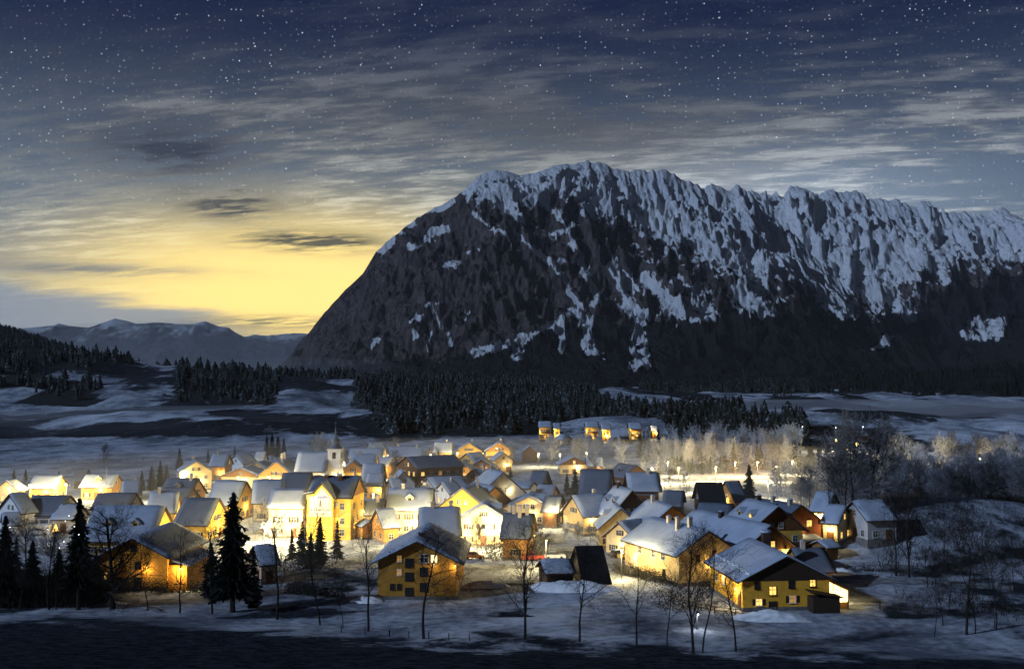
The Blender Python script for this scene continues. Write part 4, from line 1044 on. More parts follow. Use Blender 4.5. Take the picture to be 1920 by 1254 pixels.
# h2
wpx('h2', 'A', [(-4.6, 3.9, 0.75, 1.0, 'pane_dark', 'dark'), (-2.15, 3.05, 1.05, 1.25, 'pane_lit', 'dark'), (0.85, 4.0, 0.85, 1.1, 'pane_dark', 'dark'), (4.2, 4.15, 0.85, 1.1, 'pane_lit', 'dark'),
                (-4.35, 1.35, 0.95, 0.95, 'pane_lit', 'shutter'), (1.0, 1.7, 1.0, 1.05, 'pane_dim', 'shutter'), (-2.15, 0.72, 1.15, 1.3, 'pane_dark', 'dark')])
wpx('h2', 'L', [(-1.0, 3.0, 1.0, 1.3, 'pane_lit'), (-5.0, 2.8, 0.9, 1.1, 'pane_dark')])
h2 = HOUSES['h2']; L2, W2 = h2['L2'], h2['W2']
add_door(h2['root'], (-L2 + 1.6, W2 + 0.003, 0.1), math.pi, 1.1, 2.2)
lamp_on('h2', 'L', 6.2, 2.9, 420, r=0.16)
lamp_on('h2', 'L', -1.0, 3.9, 160, r=0.06)
vb = MB(); vb.box(-L2 + 0.3, -L2 + 9, -W2 - 3.2, -W2 - 3.05, 0.0, 1.0); vb.box(-L2 + 0.3, -L2 + 0.45, -W2 - 3.2, -W2, 0.0, 1.0)
for xx in (0.3, 3.0, 6.0, 8.85):
    vb.box(-L2 + xx, -L2 + xx + 0.15, -W2 - 3.2, -W2 - 3.05, 1.0, 2.75)
vb.box(-L2 + 0.3, -L2 + 9, -W2 - 3.2, -W2 - 3.05, 2.75, 2.9)
ver = vb.build('veranda', M['wood'], h2['root'])
pb = MB(); pb.box(-L2 + 0.45, -L2 + 8.9, -W2 - 3.14, -W2 - 3.11, 1.0, 2.75); pb.box(-L2 + 0.36, -L2 + 0.39, -W2 - 3.05, -W2 - 0.01, 1.0, 2.75)
pb.build('pane', M['pane_hot'], ver)
vr = MB(); vr.prism([(-L2 - 0.3, -W2 - 3.6, 2.92), (-L2 - 0.3, -W2 - 0.95, 4.02), (-L2 - 0.3, -W2 - 0.95, 4.17), (-L2 - 0.3, -W2 - 3.6, 3.07)][::-1], (9.6, 0, 0))
vro = vr.build('veranda_roof', M['verge'], h2['root'])
add_light('lamp_light', ver, (-L2 + 4.5, -W2 - 4.3, 1.9), 700)
add_light('lamp_light', ver, (-L2 - 0.9, -W2 - 2.0, 1.9), 120)
sb = MB(); sb.box(-L2 - 2.6, -L2 - 0.07, -W2 - 0.6, -W2 + 3.6, -0.5, 2.3); sb.prism([(-L2 - 3.0, -W2 - 1.0, 2.25), (-L2 - 3.0, -W2 + 4.0, 3.1), (-L2 - 3.0, -W2 + 4.0, 3.25), (-L2 - 3.0, -W2 - 1.0, 2.4)], (2.93, 0, 0))
sb.build('lean_to', M['dark'], h2['root'])
cb = MB(); cb.box(4.0, 5.3, -2.0, -0.8, 7.0, 9.9); cb.box(3.9, 5.4, -2.1, -0.7, 9.9, 10.05); cb.lathe([(0.95, 10.05), (0.9, 10.35), (0.4, 10.5)], 4.65, -1.4, 10, 1)
cb.build('chimney', [M['chimney_dark'], M['roof_snow']], h2['roof'])
k = (h2['hr'] - h2['he']) / h2['W2']
gb = MB()
for i in range(30):
    x0 = -L2 - 0.6 + i * (2 * L2 + 1.2) / 30
    y0 = 5.9 + 0.12 * math.sin(i * 1.7)
    gb.box(x0, x0 + (2 * L2 + 1.2) / 30 * 0.93, y0, y0 + 0.16, h2['hr'] - y0 * k + 0.2, h2['hr'] - y0 * k + 0.62)
gb.build('snow_guard', M['pile_snow'], h2['roof'])
# h3
wpx('h3', 'A', [(0.1, 7.0, 0.9, 0.9, 'pane_dark', 'dark'), (-4.6, 2.4, 0.4, 1.1, 'pane_lit', 'dark'), (-2.4, 1.4, 1.2, 1.5, 'pane_dark', 'dark'), (0.9, 1.4, 1.2, 1.5, 'pane_dark', 'dark'), (0.9, 4.2, 1.0, 1.1, 'pane_dark', 'dark')])
h3 = HOUSES['h3']
ab = MB(); ab.box(-h3['L2'] + 0.4, 4, -h3['W2'] - 3.2, -h3['W2'] - 0.005, -0.8, 4.2)
an = ab.build('annex_wall', M['amber'], h3['root'])
ar = MB(); ar.prism([(-h3['L2'] - 0.2, -h3['W2'] - 3.8, 4.05), (-h3['L2'] - 0.2, -h3['W2'] - 0.95, 4.85), (-h3['L2'] - 0.2, -h3['W2'] - 0.95, 5.15), (-h3['L2'] - 0.2, -h3['W2'] - 3.8, 4.35)][::-1], (h3['L2'] + 4.6, 0, 0))
ar.build('annex_roof', M['roof_snow'], h3['root'])
wall_lamp(h3['root'], (-h3['L2'] + 0.4, -h3['W2'] - 2.2, 3.6), -math.pi / 2, 420, r=0.2)
lamp_on('h3', 'A', 2.5, 3.8, 110, r=0.06)
# h5
wpx('h5', 'L', [(4.8, 1.5, 0.9, 1.2, 'pane_dark', 'dark'), (-5.6, 1.9, 1.3, 1.5, 'pane_hot'), (-7.2, 2.0, 0.5, 0.8, 'pane_lit'), (4.4, 4.2, 1.2, 1.0, 'pane_dark'), (1.0, 4.2, 1.2, 1.0, 'pane_dark'), (-4.0, 4.2, 1.2, 1.0, 'pane_dark')])
wpx('h5', 'A', [(-2.0, 4.6, 0.7, 1.0, 'pane_dark', 'dark'), (1.2, 5.2, 0.7, 1.0, 'pane_dark', 'dark'), (2.0, 2.2, 0.8, 1.1, 'pane_dark', 'dark')])
lamp_on('h5', 'L', -5.6, 3.4, 260, r=0.08); lamp_on('h5', 'A', 0.5, 3.6, 260, r=0.08)
rf = HOUSES['h5']['roof']; hh = HOUSES['h5']
for (x_, y_, t_) in ((-2.4, 1.6, 10.5), (-4.4, 0.3, 10.7), (2.6, 0.5, 10.1)):
    cb = MB(); cb.box(x_ - .35, x_ + .35, y_ - .35, y_ + .35, 7.0, t_); cb.box(x_ - .45, x_ + .45, y_ - .45, y_ + .45, t_, t_ + .1); cb.lathe([(.46, t_ + .1), (.42, t_ + .28), (.2, t_ + .38)], x_, y_, 8, 1)
    cb.build('chimney', [M['chimney'], M['roof_snow']], rf)
# h6: pink oriel with a tall lit window, and a chimney
h6 = HOUSES['h6']
ob = MB(); ob.box(-3.0, 2.2, h6['W2'] + 0.004, h6['W2'] + 2.6, -0.8, 5.0); ob.prism([(-3.3, h6['W2'] + 0.9, 5.75), (-3.3, h6['W2'] + 3.0, 5.0), (-3.3, h6['W2'] + 3.0, 5.2), (-3.3, h6['W2'] + 0.9, 5.95)][::-1], (5.8, 0, 0))
ob.build('oriel', M['pink'], h6['root'])
add_window(h6['root'], (-3.0 - 0.003, h6['W2'] + 1.4, 3.0), -math.pi / 2, 1.3, 2.6, 'pane_hot')
cb = MB(); cb.box(1.6, 2.4, 0.2, 1.0, 8.0, 10.1); cb.box(1.5, 2.5, 0.1, 1.1, 10.1, 10.2); cb.lathe([(.55, 10.2), (.5, 10.38), (.2, 10.46)], 2.0, 0.6, 8, 1)
cb.build('chimney', [M['chimney_dark'], M['roof_snow']], h6['roof'])
lamp_on('h6', 'A', 3.6, 4.6, 120, r=0.1); lamp_on('h7', 'A', -4.8, 5.4, 150, r=0.14); lamp_on('h7', 'A', -3.0, 3.6, 150, r=0.12)
# h8
wpx('h8', 'A', [(-1.6, 5.2, 1.0, 1.1, 'pane_lit'), (2.4, 5.4, 1.1, 1.1, 'pane_lit'), (-3.6, 3.6, 1.0, 0.9, 'pane_lit'), (0.6, 2.0, 1.0, 1.1, 'pane_dark')])
lamp_on('h8', 'A', 0.4, 4.4, 70, r=0.05)
lamp_on('h10', 'R', 2.0, 2.4, 60, r=0.05)
lamp_on('f4', 'A', 0.5, 3.6, 380, r=0.06); lamp_on('a4', 'A', 1.5, 4.2, 420, r=0.06); lamp_on('b9', 'A', 0.5, 3.4, 380, r=0.06); lamp_on('b10', 'A', 0.5, 3.4, 300, r=0.06)
lamp_on('b8', 'A', 0.5, 3.4, 260, r=0.06); lamp_on('e5', 'A', 1.5, 6.8, 160, r=0.22); lamp_on('e10', 'R', -2.0, 4.2, 420, r=0.3); lamp_on('e8', 'R', 0.0, 3.6, 420, r=0.3)
lamp_on('f15', 'A', 1.5, 3.8, 420, r=0.2); lamp_on('e9', 'A', 0.0, 4.6, 300, r=0.06); lamp_on('f13', 'A', 0.5, 2.8, 120, r=0.06); lamp_on('f1', 'R', 0.0, 1.5, 300, r=0.08)
lamp_on('f2', 'A', 2.0, 3.0, 90, r=0.06); lamp_on('f3', 'A', 0.5, 3.0, 120, r=0.06); lamp_on('d13', 'A', 0.0, 3.6, 360, r=0.1); lamp_on('c6', 'A', 0.0, 3.0, 200, r=0.06)
lamp_on('d7', 'A', 0.0, 4.0, 260, r=0.06); lamp_on('d6', 'R', -3.0, 4.0, 200, r=0.08); lamp_on('d6', 'R', 3.5, 4.0, 200, r=0.08)
lamp_on('r2', 'A', 0.0, 4.0, 220, r=0.06); lamp_on('r3', 'R', -1.5, 3.2, 420, r=0.2); lamp_on('r4', 'R', 0, 3.6, 300, r=0.1); lamp_on('r6', 'R', 0, 3.0, 200, r=0.1); lamp_on('r7', 'R', 0, 3.4, 800, r=0.3)
for k_ in range(6):
    lamp_on('ap%d' % k_, 'R', 0.5, 3.2, 650, r=0.25); lamp_on('ap%d' % k_, 'R', -2.0, 6.2, 450, r=0.12)
for k_, pw in dict(d3=350, d4=420, d5=420, d15=350, d16=200, d17=200, e14=420, e15=250, a6=420, a6b=420, b1=420, b2=350, b3=250, b4=350, b5=420, c9=420, c10=300, c10b=300, c12=350, d11=420, d12=350, d10=350, d1=350, d2=350, c3=420, e7=200).items():
    f_ = 'A' if HOUSES[k_]['W2'] and abs(math.sin(HOUSES[k_]['rz'])) > 0.7 else ('R' if math.cos(HOUSES[k_]['rz']) > 0 else 'L')
    lamp_on(k_, f_, 1.2, 3.2, pw, r=0.10)

# --- tall yellow building with the painted front
P = at(657, 1013, 0.0)
yb = empty('painted_inn', (P.x, P.y, 0.0), R(-7.0))
tag(yb, 'tall yellow inn with a painted mural under its front gable, village centre', 'inn')
YL, YW, YE, YR = 9.6, 11.5, 9.6, 13.4            # length to the left, depth, eave, ridge
w = MB(); w.prism([(0, 0, -1), (0, YW, -1), (0, YW, YE), (0, YW / 2, YR), (0, 0, YE)][::-1], (-YL, 0, 0)); w.build('wall', M['yellow'], yb)
f = MB(); x0, x1 = -YL - 0.0, -YL + 5.9
f.prism([(x0, -0.9, -1), (x1, -0.9, -1), (x1, -0.9, 9.3), ((x0 + x1) / 2 + 0.4, -0.9, 12.3), (x0 + 1.6, -0.9, 10.2), (x0, -0.9, 9.9)], (0, 0.895, 0)); f.build('front_gable', M['yellow'], yb)
kk = (YR - YE) / (YW / 2)
rr_ = MB()
rr_.prism([(0.7, -0.8, YE - 0.8 * kk), (0.7, YW / 2, YR), (0.7, YW / 2, YR + 0.2), (0.7, -0.8, YE - 0.8 * kk + 0.2)][::-1], (-YL - 1.2, 0, 0))
rr_.prism([(0.7, YW + 0.8, YE - 0.8 * kk), (0.7, YW / 2, YR), (0.7, YW / 2, YR + 0.2), (0.7, YW + 0.8, YE - 0.8 * kk + 0.2)], (-YL - 1.2, 0, 0))
xm = (x0 + x1) / 2 + 0.4
rr_.prism([(xm, -1.5, 12.4), (x1 + 0.75, -1.5, 9.0), (x1 + 0.75, -1.5, 9.2), (xm, -1.5, 12.62)], (0, 7.0, 0))
rr_.prism([(xm, -1.5, 12.4), (x0 + 1.5, -1.5, 10.35), (x0 + 1.5, -1.5, 10.55), (xm, -1.5, 12.62)][::-1], (0, 7.0, 0))
rr_.prism([(x0 + 1.5, -1.5, 10.35), (x0 - 0.7, -1.5, 9.9), (x0 - 0.7, -1.5, 10.1), (x0 + 1.5, -1.5, 10.55)][::-1], (0, 5.0, 0))
yr = rr_.build('roof', M['tile'], yb)
sn = MB()
sn.prism([(xm + 0.05, -1.4, 12.66), (x1 + 0.65, -1.4, 9.26), (x1 + 0.65, -1.4, 9.4), (xm + 0.05, -1.4, 12.8)], (0, 4.6, 0))
sn.prism([(x0 + 1.4, -1.4, 10.57), (x0 - 0.6, -1.4, 10.14), (x0 - 0.6, -1.4, 10.3), (x0 + 1.4, -1.4, 10.72)][::-1], (0, 2.4, 0))
sn.build('roof_snow', M['roof_snow'], yr)
V, F_ = snow_slab(YL / 2, YW / 2, YE, YR, 0.7, 0.55, 0.22, 5, 0.06)
o = mesh_obj('roof_snow', V, F_, M['roof_snow_thin'], yr, None, True); o.location = (-YL / 2, YW / 2, 0)
gbm = MB(); gbm.prism([(0.004, 0, YE - 0.2), (0.004, YW, YE - 0.2), (0.004, YW, YE), (0.004, YW / 2, YR - 0.05), (0.004, 0, YE)], (0.08, 0, 0)); gbm.build('gable_boarding', M['wood'], yb)
for z in (3.0, 5.6):
    bb = MB(); bb.box(-YL + 6.0, 0.06, -0.06, -0.003, z, z + 0.16); bb.box(0.003, 0.06, -0.003, YW + 0.06, z, z + 0.16); bb.box(x0, x1, -0.965, -0.903, z - 0.2, z - 0.04); bb.build('cornice', M['cream'], yb)
for (cx_, cyy) in ((-YL + 2.6, 5.0), (-YL + 6.0, 4.4)):
    cb = MB(); cb.box(cx_ - .4, cx_ + .4, cyy - .4, cyy + .4, 11.5, 13.9); cb.lathe([(.75, 13.9), (.7, 14.1), (.3, 14.2)], cx_, cyy, 8, 1); cb.build('chimney', [M['chimney_dark'], M['roof_snow']], yr)
for z in (1.7, 4.4, 7.3):
    for y_ in (2.5, 5.7, 9.0):
        if (z, y_) in ((7.3, 5.7),): continue
        add_window(yb, (0.003, y_, z), math.pi / 2, 0.9, 1.3, 'pane_dark')
for z in (1.7, 4.2, 7.4):
    add_window(yb, (-1.9, -0.003, z), 0.0, 0.9, 1.3, 'pane_dark')
add_window(yb, (-3.2, -0.003, 7.9), 0.0, 0.6, 0.9, 'pane_dark')
# painted mural (flat paint on the plaster)
mur, t, b = new_mat('mural_paint')
o_ = objco(t); n = t.noise(o_, 1.1, 5, 0.65); z_ = t.sep(o_)[2]
c = t.mix(t.rng(z_, 6.6, 9.9), (0.36, 0.38, 0.37), (0.24, 0.27, 0.44))
c = t.mix(t.rng(n, 0.46, 0.66), c, (0.42, 0.40, 0.40))
t.put(b.inputs['Base Color'], c); b.inputs['Roughness'].default_value = 0.9
mp = MB(); mp.poly([(x0 + 0.6, -0.906, 5.2), (x1 - 0.35, -0.906, 5.2), (x1 - 0.35, -0.906, 9.3), (xm, -0.906, 11.6), (x0 + 1.9, -0.906, 9.8), (x0 + 0.6, -0.906, 9.5)])
mo = mp.build('mural', mur, yb)
paints = dict(line=(0.08, 0.07, 0.08), rust=(0.22, 0.09, 0.06), figure=(0.12, 0.10, 0.11), pale=(0.52, 0.52, 0.52), blue=(0.16, 0.18, 0.34))
for nme, pts in (('painted_line', [(x0 + 0.7, 6.55), (x1 - 0.4, 6.55), (x1 - 0.4, 6.66), (x0 + 0.7, 6.66)]), ('painted_figure', [(xm - .5, 7.5), (xm - .15, 7.4), (xm - .1, 8.5), (xm - .35, 8.9), (xm - .5, 8.2)]),
                 ('painted_arc', [(x0 + 1.7, 7.2), (x0 + 2.4, 6.85), (x0 + 3.3, 6.8), (x0 + 4.2, 7.2), (x0 + 4.2, 7.05), (x0 + 3.3, 6.66), (x0 + 2.4, 6.7), (x0 + 1.7, 7.02)]),
                 ('painted_band', [(x0 + 2.2, 9.2), (x0 + 4.6, 9.3), (x0 + 4.4, 9.7), (x0 + 2.6, 9.6)]), ('painted_tablet', [(x0 + 0.75, 5.4), (x1 - 0.5, 5.4), (x1 - 0.5, 6.45), (x0 + 0.75, 6.45)])):
    mt = simple(nme, {'painted_line': paints['line'], 'painted_figure': paints['figure'], 'painted_arc': paints['rust'], 'painted_band': paints['blue'], 'painted_tablet': paints['pale']}[nme], 0.9, 2, 0.3, 0)
    q = MB(); q.poly([(a_, -0.911, c_) for a_, c_ in pts]); q.build(nme, mt, mo)
tl_m = simple('painted_lettering', (0.22, 0.22, 0.24), 0.9, 2, 0.2, 0)
q = MB(); r2 = random.Random(3); xx = x0 + 1.3
while xx < x1 - 1.1:
    w_ = r2.uniform(0.16, 0.3); q.poly([(xx, -0.916, 5.75), (xx + w_, -0.916, 5.75), (xx + w_, -0.916, 5.98 + r2.uniform(0, 0.15)), (xx, -0.916, 5.98 + r2.uniform(0, 0.15))]); xx += w_ + 0.07
q.build('painted_lettering', tl_m, mo)
wall_lamp(yb, (0.0, 9.3, 5.2), math.pi / 2, 170, r=0.3)
wall_lamp(yb, (0.0, 3.2, 3.4), math.pi / 2, 90, r=0.08)
wall_lamp(yb, (-2.6, 0.0, 4.8), 0.0, 40, r=0.06)
wall_lamp(yb, (x0 + 0.6, -0.9, 4.6), 0.0, 35, r=0.06)

# --- church
P = at(629, 849, 12.0)
ch = empty('church', (P.x, P.y, 0.0), R(-4))
tag(ch, 'white church with a slender onion-topped tower above the village roofs', 'church')
w = MB(); w.box(-2.0, 2.0, -2.0, 2.0, -0.5, 13.0); tw = w.build('tower', M['white'], ch)
w = MB(); w.box(-2.25, 2.25, -2.25, 2.25, 13.0, 13.35); w.box(-2.15, 2.15, -2.15, 2.15, 9.2, 9.45); w.build('cornice', M['white'], tw)
for s_, rz_ in ((0, 0.0), (1, math.pi / 2), (2, -math.pi / 2)):
    p_ = {0: (0, -2.003, 11.4), 1: (2.003, 0, 11.4), 2: (-2.003, 0, 11.4)}[s_]
    add_window(ch, p_, rz_, 0.9, 1.7, 'pane_dark', 'dark')
w = MB(); w.lathe([(2.2, 13.36), (2.0, 13.9), (1.25, 14.6), (1.15, 15.0), (1.5, 15.5), (1.35, 16.2), (0.55, 16.9), (0.32, 17.6), (0.12, 19.3), (0.04, 20.6)], 0, 0, 12)
sp = w.build('spire', M['roof_snow_thin'], ch, True)
w = MB(); w.box(-0.04, 0.04, -0.04, 0.04, 20.5, 21.9); w.box(-0.4, 0.4, -0.04, 0.04, 21.2, 21.3); w.build('cross', M['metal'], sp)
w = MB(); w.prism([(-11.5, -4.6, -0.5), (-11.5, 4.6, -0.5), (-11.5, 4.6, 6.8), (-11.5, 0, 12.0), (-11.5, -4.6, 6.8)], (9.4, 0, 0)); w.build('nave', M['white'], ch)
rfc = roof_slab(4.7, 4.6, 6.8, 12.0, 0.5, 0.4, 0.16, 0.03).build('roof', M['verge'], ch); rfc.location = (-6.8, 0, 0)
V, F_ = snow_slab(4.7, 4.6, 6.8, 12.0, 0.5, 0.4, 0.2, 8); mesh_obj('roof_snow', V, F_, M['roof_snow'], rfc, None, True)
for x_ in (-9.6, -6.8, -4.0):
    add_window(ch, (x_, -4.603, 4.2), 0.0, 1.0, 2.6, 'pane_dim', 'dark')
wall_lamp(ch, (1.2, -2.0, 5.0), 0.0, 420, r=0.12); wall_lamp(ch, (2.0, 0.5, 5.2), math.pi / 2, 520, r=0.3)
wall_lamp(ch, (-3.0, -4.6, 5.0), 0.0, 250, r=0.1)
# ------------------------------------------------------------------ street lamps
def street_lamp(label, u, v, z=5.2, power=1100, col=(1.0, 0.72, 0.28), bulb='bulb', r=0.34, group='street lamps'):
    P = at_g(u, v, z); g = gz(P.x, P.y)
    h = z; r = r * (0.62 if P.y < 300 else (1.7 if P.y > 430 and u > 1520 else 1.0))
    root = empty('street_lamp', (P.x, P.y, g)); tag(root, label, 'street lamp', group)
    def pole():
        mb = MB(); mb.lathe([(0.12, -0.5), (0.09, 1.0), (0.06, h + 0.1)], 0, 0, 6); mb.tube((0, 0, h + 0.1), (0, -0.7, h + 0.35), 0.04, 0.04)
        return mb.build('pole', M['metal'])
    inst('pole', shared(('pole', h), pole), root, (0, 0, 0))
    def hood():
        mb = MB(); mb.lathe([(0.08, h + 0.5), (0.32, h + 0.30), (0.34, h + 0.24)], 0, -0.8, 8)
        return mb.build('lamp_hood', M['metal'])
    hd = inst('lamp_hood', shared(('hood', h), hood), root, (0, 0, 0))
    def bl():
        mb = MB(); mb.lathe([(r * math.sin(a), h + 0.10 - r * math.cos(a)) for a in (0.15, .7, 1.2, 1.6, 2.1, 2.7)], 0, -0.8, 10)
        return mb.build('bulb', M[bulb], None, True)
    inst('bulb', shared(('sbulb', h, r, bulb), bl), hd, (0, 0, 0))
    add_light('lamp_light', root, (0, -0.8, h - 0.35), power, col, 0.3)
LAMPS = [
    (125, 907, 2600, 'blazing street lamp among the low houses at far left'), (58, 909, 900, 'street lamp before the warm lit long house at far left'), (190, 913, 1000, 'street lamp before the orange-lit long house'),
    (18, 914, 1100, 'street lamp by the tiny lit house at the left edge'), (478, 861, 900, 'white-glowing lamp above the cream gable left of the church'),
    (342, 889, 900, 'lamp lighting the cream house beside the dark spruce'), (420, 872, 800, 'lamp under the orange-walled house near the top left'), (447, 894, 700, 'lamp beside the wide low chalet'),
    (505, 893, 900, 'lamp under the orange timber-gabled chalet'), (519, 972, 3200, 'dazzling lamp in front of the white inn wall'), (497, 986, 1500, 'lamp on the bright forecourt left of the painted inn'), (548, 984, 700, 'lamp on the forecourt below the peach guesthouse'),
    (644, 866, 1500, 'globe lamp beside the church tower'), (655, 884, 1500, 'lamp in the church square'), (692, 893, 1400, 'lamp by the white lit trees right of the church'), (668, 905, 1200, 'lamp behind the roof of the painted inn'),
    (685, 852, 1100, 'lamp on the back street behind the church, leftmost'), (728, 853, 1200, 'lamp on the back street before the longest row house, left'), (770, 848, 1200, 'lamp on the back street before the longest row house, right'),
    (808, 852, 1100, 'lamp below the house with the white dormer'), (858, 849, 1000, 'lamp left of the left golden villa'), (905, 850, 1000, 'lamp between the two golden villas'), (925, 857, 900, 'lamp below the right golden villa'),
    (745, 872, 1000, 'lamp left of the brown hotel'), (835, 887, 800, 'lamp right of the brown hotel terrace'), (700, 925, 1200, 'lamp in the lane right of the painted inn'), (745, 968, 1500, 'lamp by the small orange house'),
    (768, 980, 1600, 'lamp in the lane behind the nearest ochre house'), (826, 962, 1200, 'lamp below the long cream house'), (888, 972, 3000, 'dazzling lamp in the brightest spot of the village, left one'), (912, 985, 3000, 'dazzling lamp in the brightest spot of the village, right one'),
    (851, 992, 1200, 'star-bright lamp under the yellow-gabled house'), (900, 948, 1500, 'lamp under the lit yellow house in the centre'), (935, 968, 900, 'lamp right of the round golden tree'),
    (1040, 949, 700, 'glowing lamp right of the low wide gabled house'), (1024, 1013, 900, 'pale lamp beside the frosted shrubs above the white car'), (1165, 1030, 900, 'lamp over the car park by the small cream house'),
    (1200, 905, 500, 'lamp beside the dark chalet hotel'), (1100, 850, 800, 'lamp on the lane at the back of the meadow'), (1050, 851, 900, 'lamp behind the dark hedge'), (1010, 850, 700, 'lamp at the left end of the dark hedge'),
    (1222, 877, 2200, 'lamp low among the frosted firs, leftmost'), (1252, 866, 1000, 'lamp between frosted firs, second from left'), (1287, 893, 800, 'small lamp in front of the frosted firs'), (1330, 893, 700, 'small lamp left of the lone spruce'),
    (1378, 866, 1500, 'orange lamp glowing inside the frosted wood'), (1420, 866, 1500, 'second orange lamp glowing inside the frosted wood'), (1485, 864, 2200, 'golden lamp at the right end of the frosted wood'), (1440, 904, 1300, 'bright lamp right of the lone spruce'),
    (1567, 825, 2600, 'left of four field lamps beyond the trees'), (1593, 829, 2600, 'second of four field lamps beyond the trees'), (1606, 832, 2600, 'right of four field lamps beyond the trees'), (1588, 842, 2600, 'lowest of four field lamps beyond the trees'),
    (1740, 868, 1400, 'left of two yellow lamps behind the frosted grove'), (1746, 866, 1200, 'right of two yellow lamps behind the frosted grove'), (1836, 859, 900, 'yellow lamp at the far right behind the grove'),
]
LAMPS += [(248, 908, 900, 'added lamp beside the low house left of the dark conifers'), (300, 944, 1000, 'added lamp between the grey-roofed houses on the left'), (398, 948, 900, 'added lamp behind the tall dark spruce'), (238, 962, 800, 'added lamp behind the long-roofed house at left'),
    (150, 938, 800, 'added lamp between the slate-blue and dark snowy roofs at left'), (375, 905, 800, 'added lamp at the brown end wall left of centre'), (470, 918, 900, 'added lamp under the long blue-roofed inn')]  # extra lamps added to spread warm glow over the left side
LAMPS += [(1196, 879, 1300, 'added lamp at the left end before the lamp-lit wood'), (1272, 876, 1300, 'added lamp behind the slim dark spruces, left'), (1342, 875, 1300, 'added lamp behind the slim dark spruces, right'), (1455, 874, 1500, 'added lamp before the wood right of the second orange lamp')]  # more lamps added to turn the wood's trees golden
ORANGE = {(1378, 866), (1420, 866)}
for (u, v, pw, lab) in LAMPS:
    street_lamp(lab, u, v, 5.2, pw * (13.0 if u > 1190 and u < 1500 and v < 880 else (18.0 if u > 1520 else 9.0)), (1.0, 0.55, 0.20) if (u, v) in ORANGE else (1.0, 0.77, 0.36))
WH = [(1504, 800, 1500, 'white lamp by the road at the edge of the right wood'), (1566, 802, 1500, 'white lamp on the far road, middle of three'), (1617, 800, 900, 'white lamp above the tiny dark hut'), (1850, 862, 500, 'white lamp at the right edge beyond the grove')]
for (u, v, pw, lab) in WH:
    street_lamp(lab, u, v, 5.2, pw * 2.5, (0.75, 0.85, 1.0), 'bulb_white', 0.26, 'white road lamps')
for (u, v, pw, lab) in [(1307, 1151, 260, 'low white garden lamp among the bare trees at the front right')]:
    street_lamp(lab, u, v, 2.2, pw, (0.85, 0.92, 1.0), 'bulb_white', 0.2, 'garden lamps')
for (u, v, pw, lab) in [(22, 988, 500, 'white courtyard lamp at the left edge'), (92, 992, 500, 'white courtyard lamp beside the terrace at the left')]:
    street_lamp(lab, u, v, 3.2, pw, (0.82, 0.90, 1.0), 'bulb_white', 0.12, 'white courtyard lamps')
# ------------------------------------------------------------------ trees
def tube_mesh(name, segs, mat):
    """segs: list of (p, q, r0, r1, n) -> one mesh"""
    V, F = [], []
    for (p, q, r0, r1, n) in segs:
        d = (q - p); 
        if d.length < 1e-5: continue
        d.normalize(); a = d.orthogonal().normalized(); c = d.cross(a); b = len(V)
        for (o, r) in ((p, r0), (q, r1)):
            for i in range(n):
                t_ = 2 * math.pi * i / n
                V.append(tuple(o + a * (r * math.cos(t_)) + c * (r * math.sin(t_))))
        for i in range(n):
            j = (i + 1) % n
            F.append((b + i, b + j, b + n + j, b + n + i))
    me = bpy.data.meshes.new(name); me.from_pydata(V, [], F); me.materials.append(M[mat]); me.update()
    return me
def bare_meshes(seed, h, spread, r0, levels, mats, first=0.28, dens=1.0, twig=0.012, up=0.35):
    rr = random.Random(seed); trunk, crown = [], []
    def grow(p, d, L, r, lev, segs):
        n = {0: 11, 1: 6, 2: 4, 3: 3, 4: 2}[lev]
        for i in range(n):
            f = (i + 1) / n
            d = (d + Vector((rr.gauss(0, 1), rr.gauss(0, 1), rr.gauss(0, 1))) * (0.07 if lev == 0 else 0.16) + Vector((0, 0, up * (0.12 if lev else 0.25)))).normalized()
            q = p + d * (L / n); r1 = max(twig, r * (1 - 0.75 / n) if lev else r * (1 - 0.86 / n * (1 + 0.2 * i / n)))
            segs.append((p, q, r, r1, 7 if lev == 0 else (4 if lev == 1 else 3)))
            if lev < levels and (lev > 0 or f > first):
                k = {0: 2.2, 1: 1.7, 2: 1.6, 3: 1.3}[lev] * dens
                for _ in range(int(k) + (rr.random() < k % 1)):
                    ang = rr.uniform(0, 2 * math.pi); a = d.orthogonal().normalized(); a.rotate(Matrix.Rotation(ang, 3, d))
                    tilt = rr.uniform(0.55, 1.15) * spread
                    nd = (d * math.cos(tilt) + a * math.sin(tilt)).normalized()
                    base = L * (0.52 if lev == 0 else 0.58) * (1 - 0.55 * f if lev == 0 else 1.0) * rr.uniform(0.7, 1.15)
                    grow(q, nd, base, max(twig, r1 * 0.55), lev + 1, crown)
            p, r = q, r1
    grow(Vector((0, 0, -0.4)), Vector((0, 0, 1)), h, r0, 0, trunk)
    return tube_mesh('trunk', trunk, mats[0]), tube_mesh('crown', crown, mats[1])
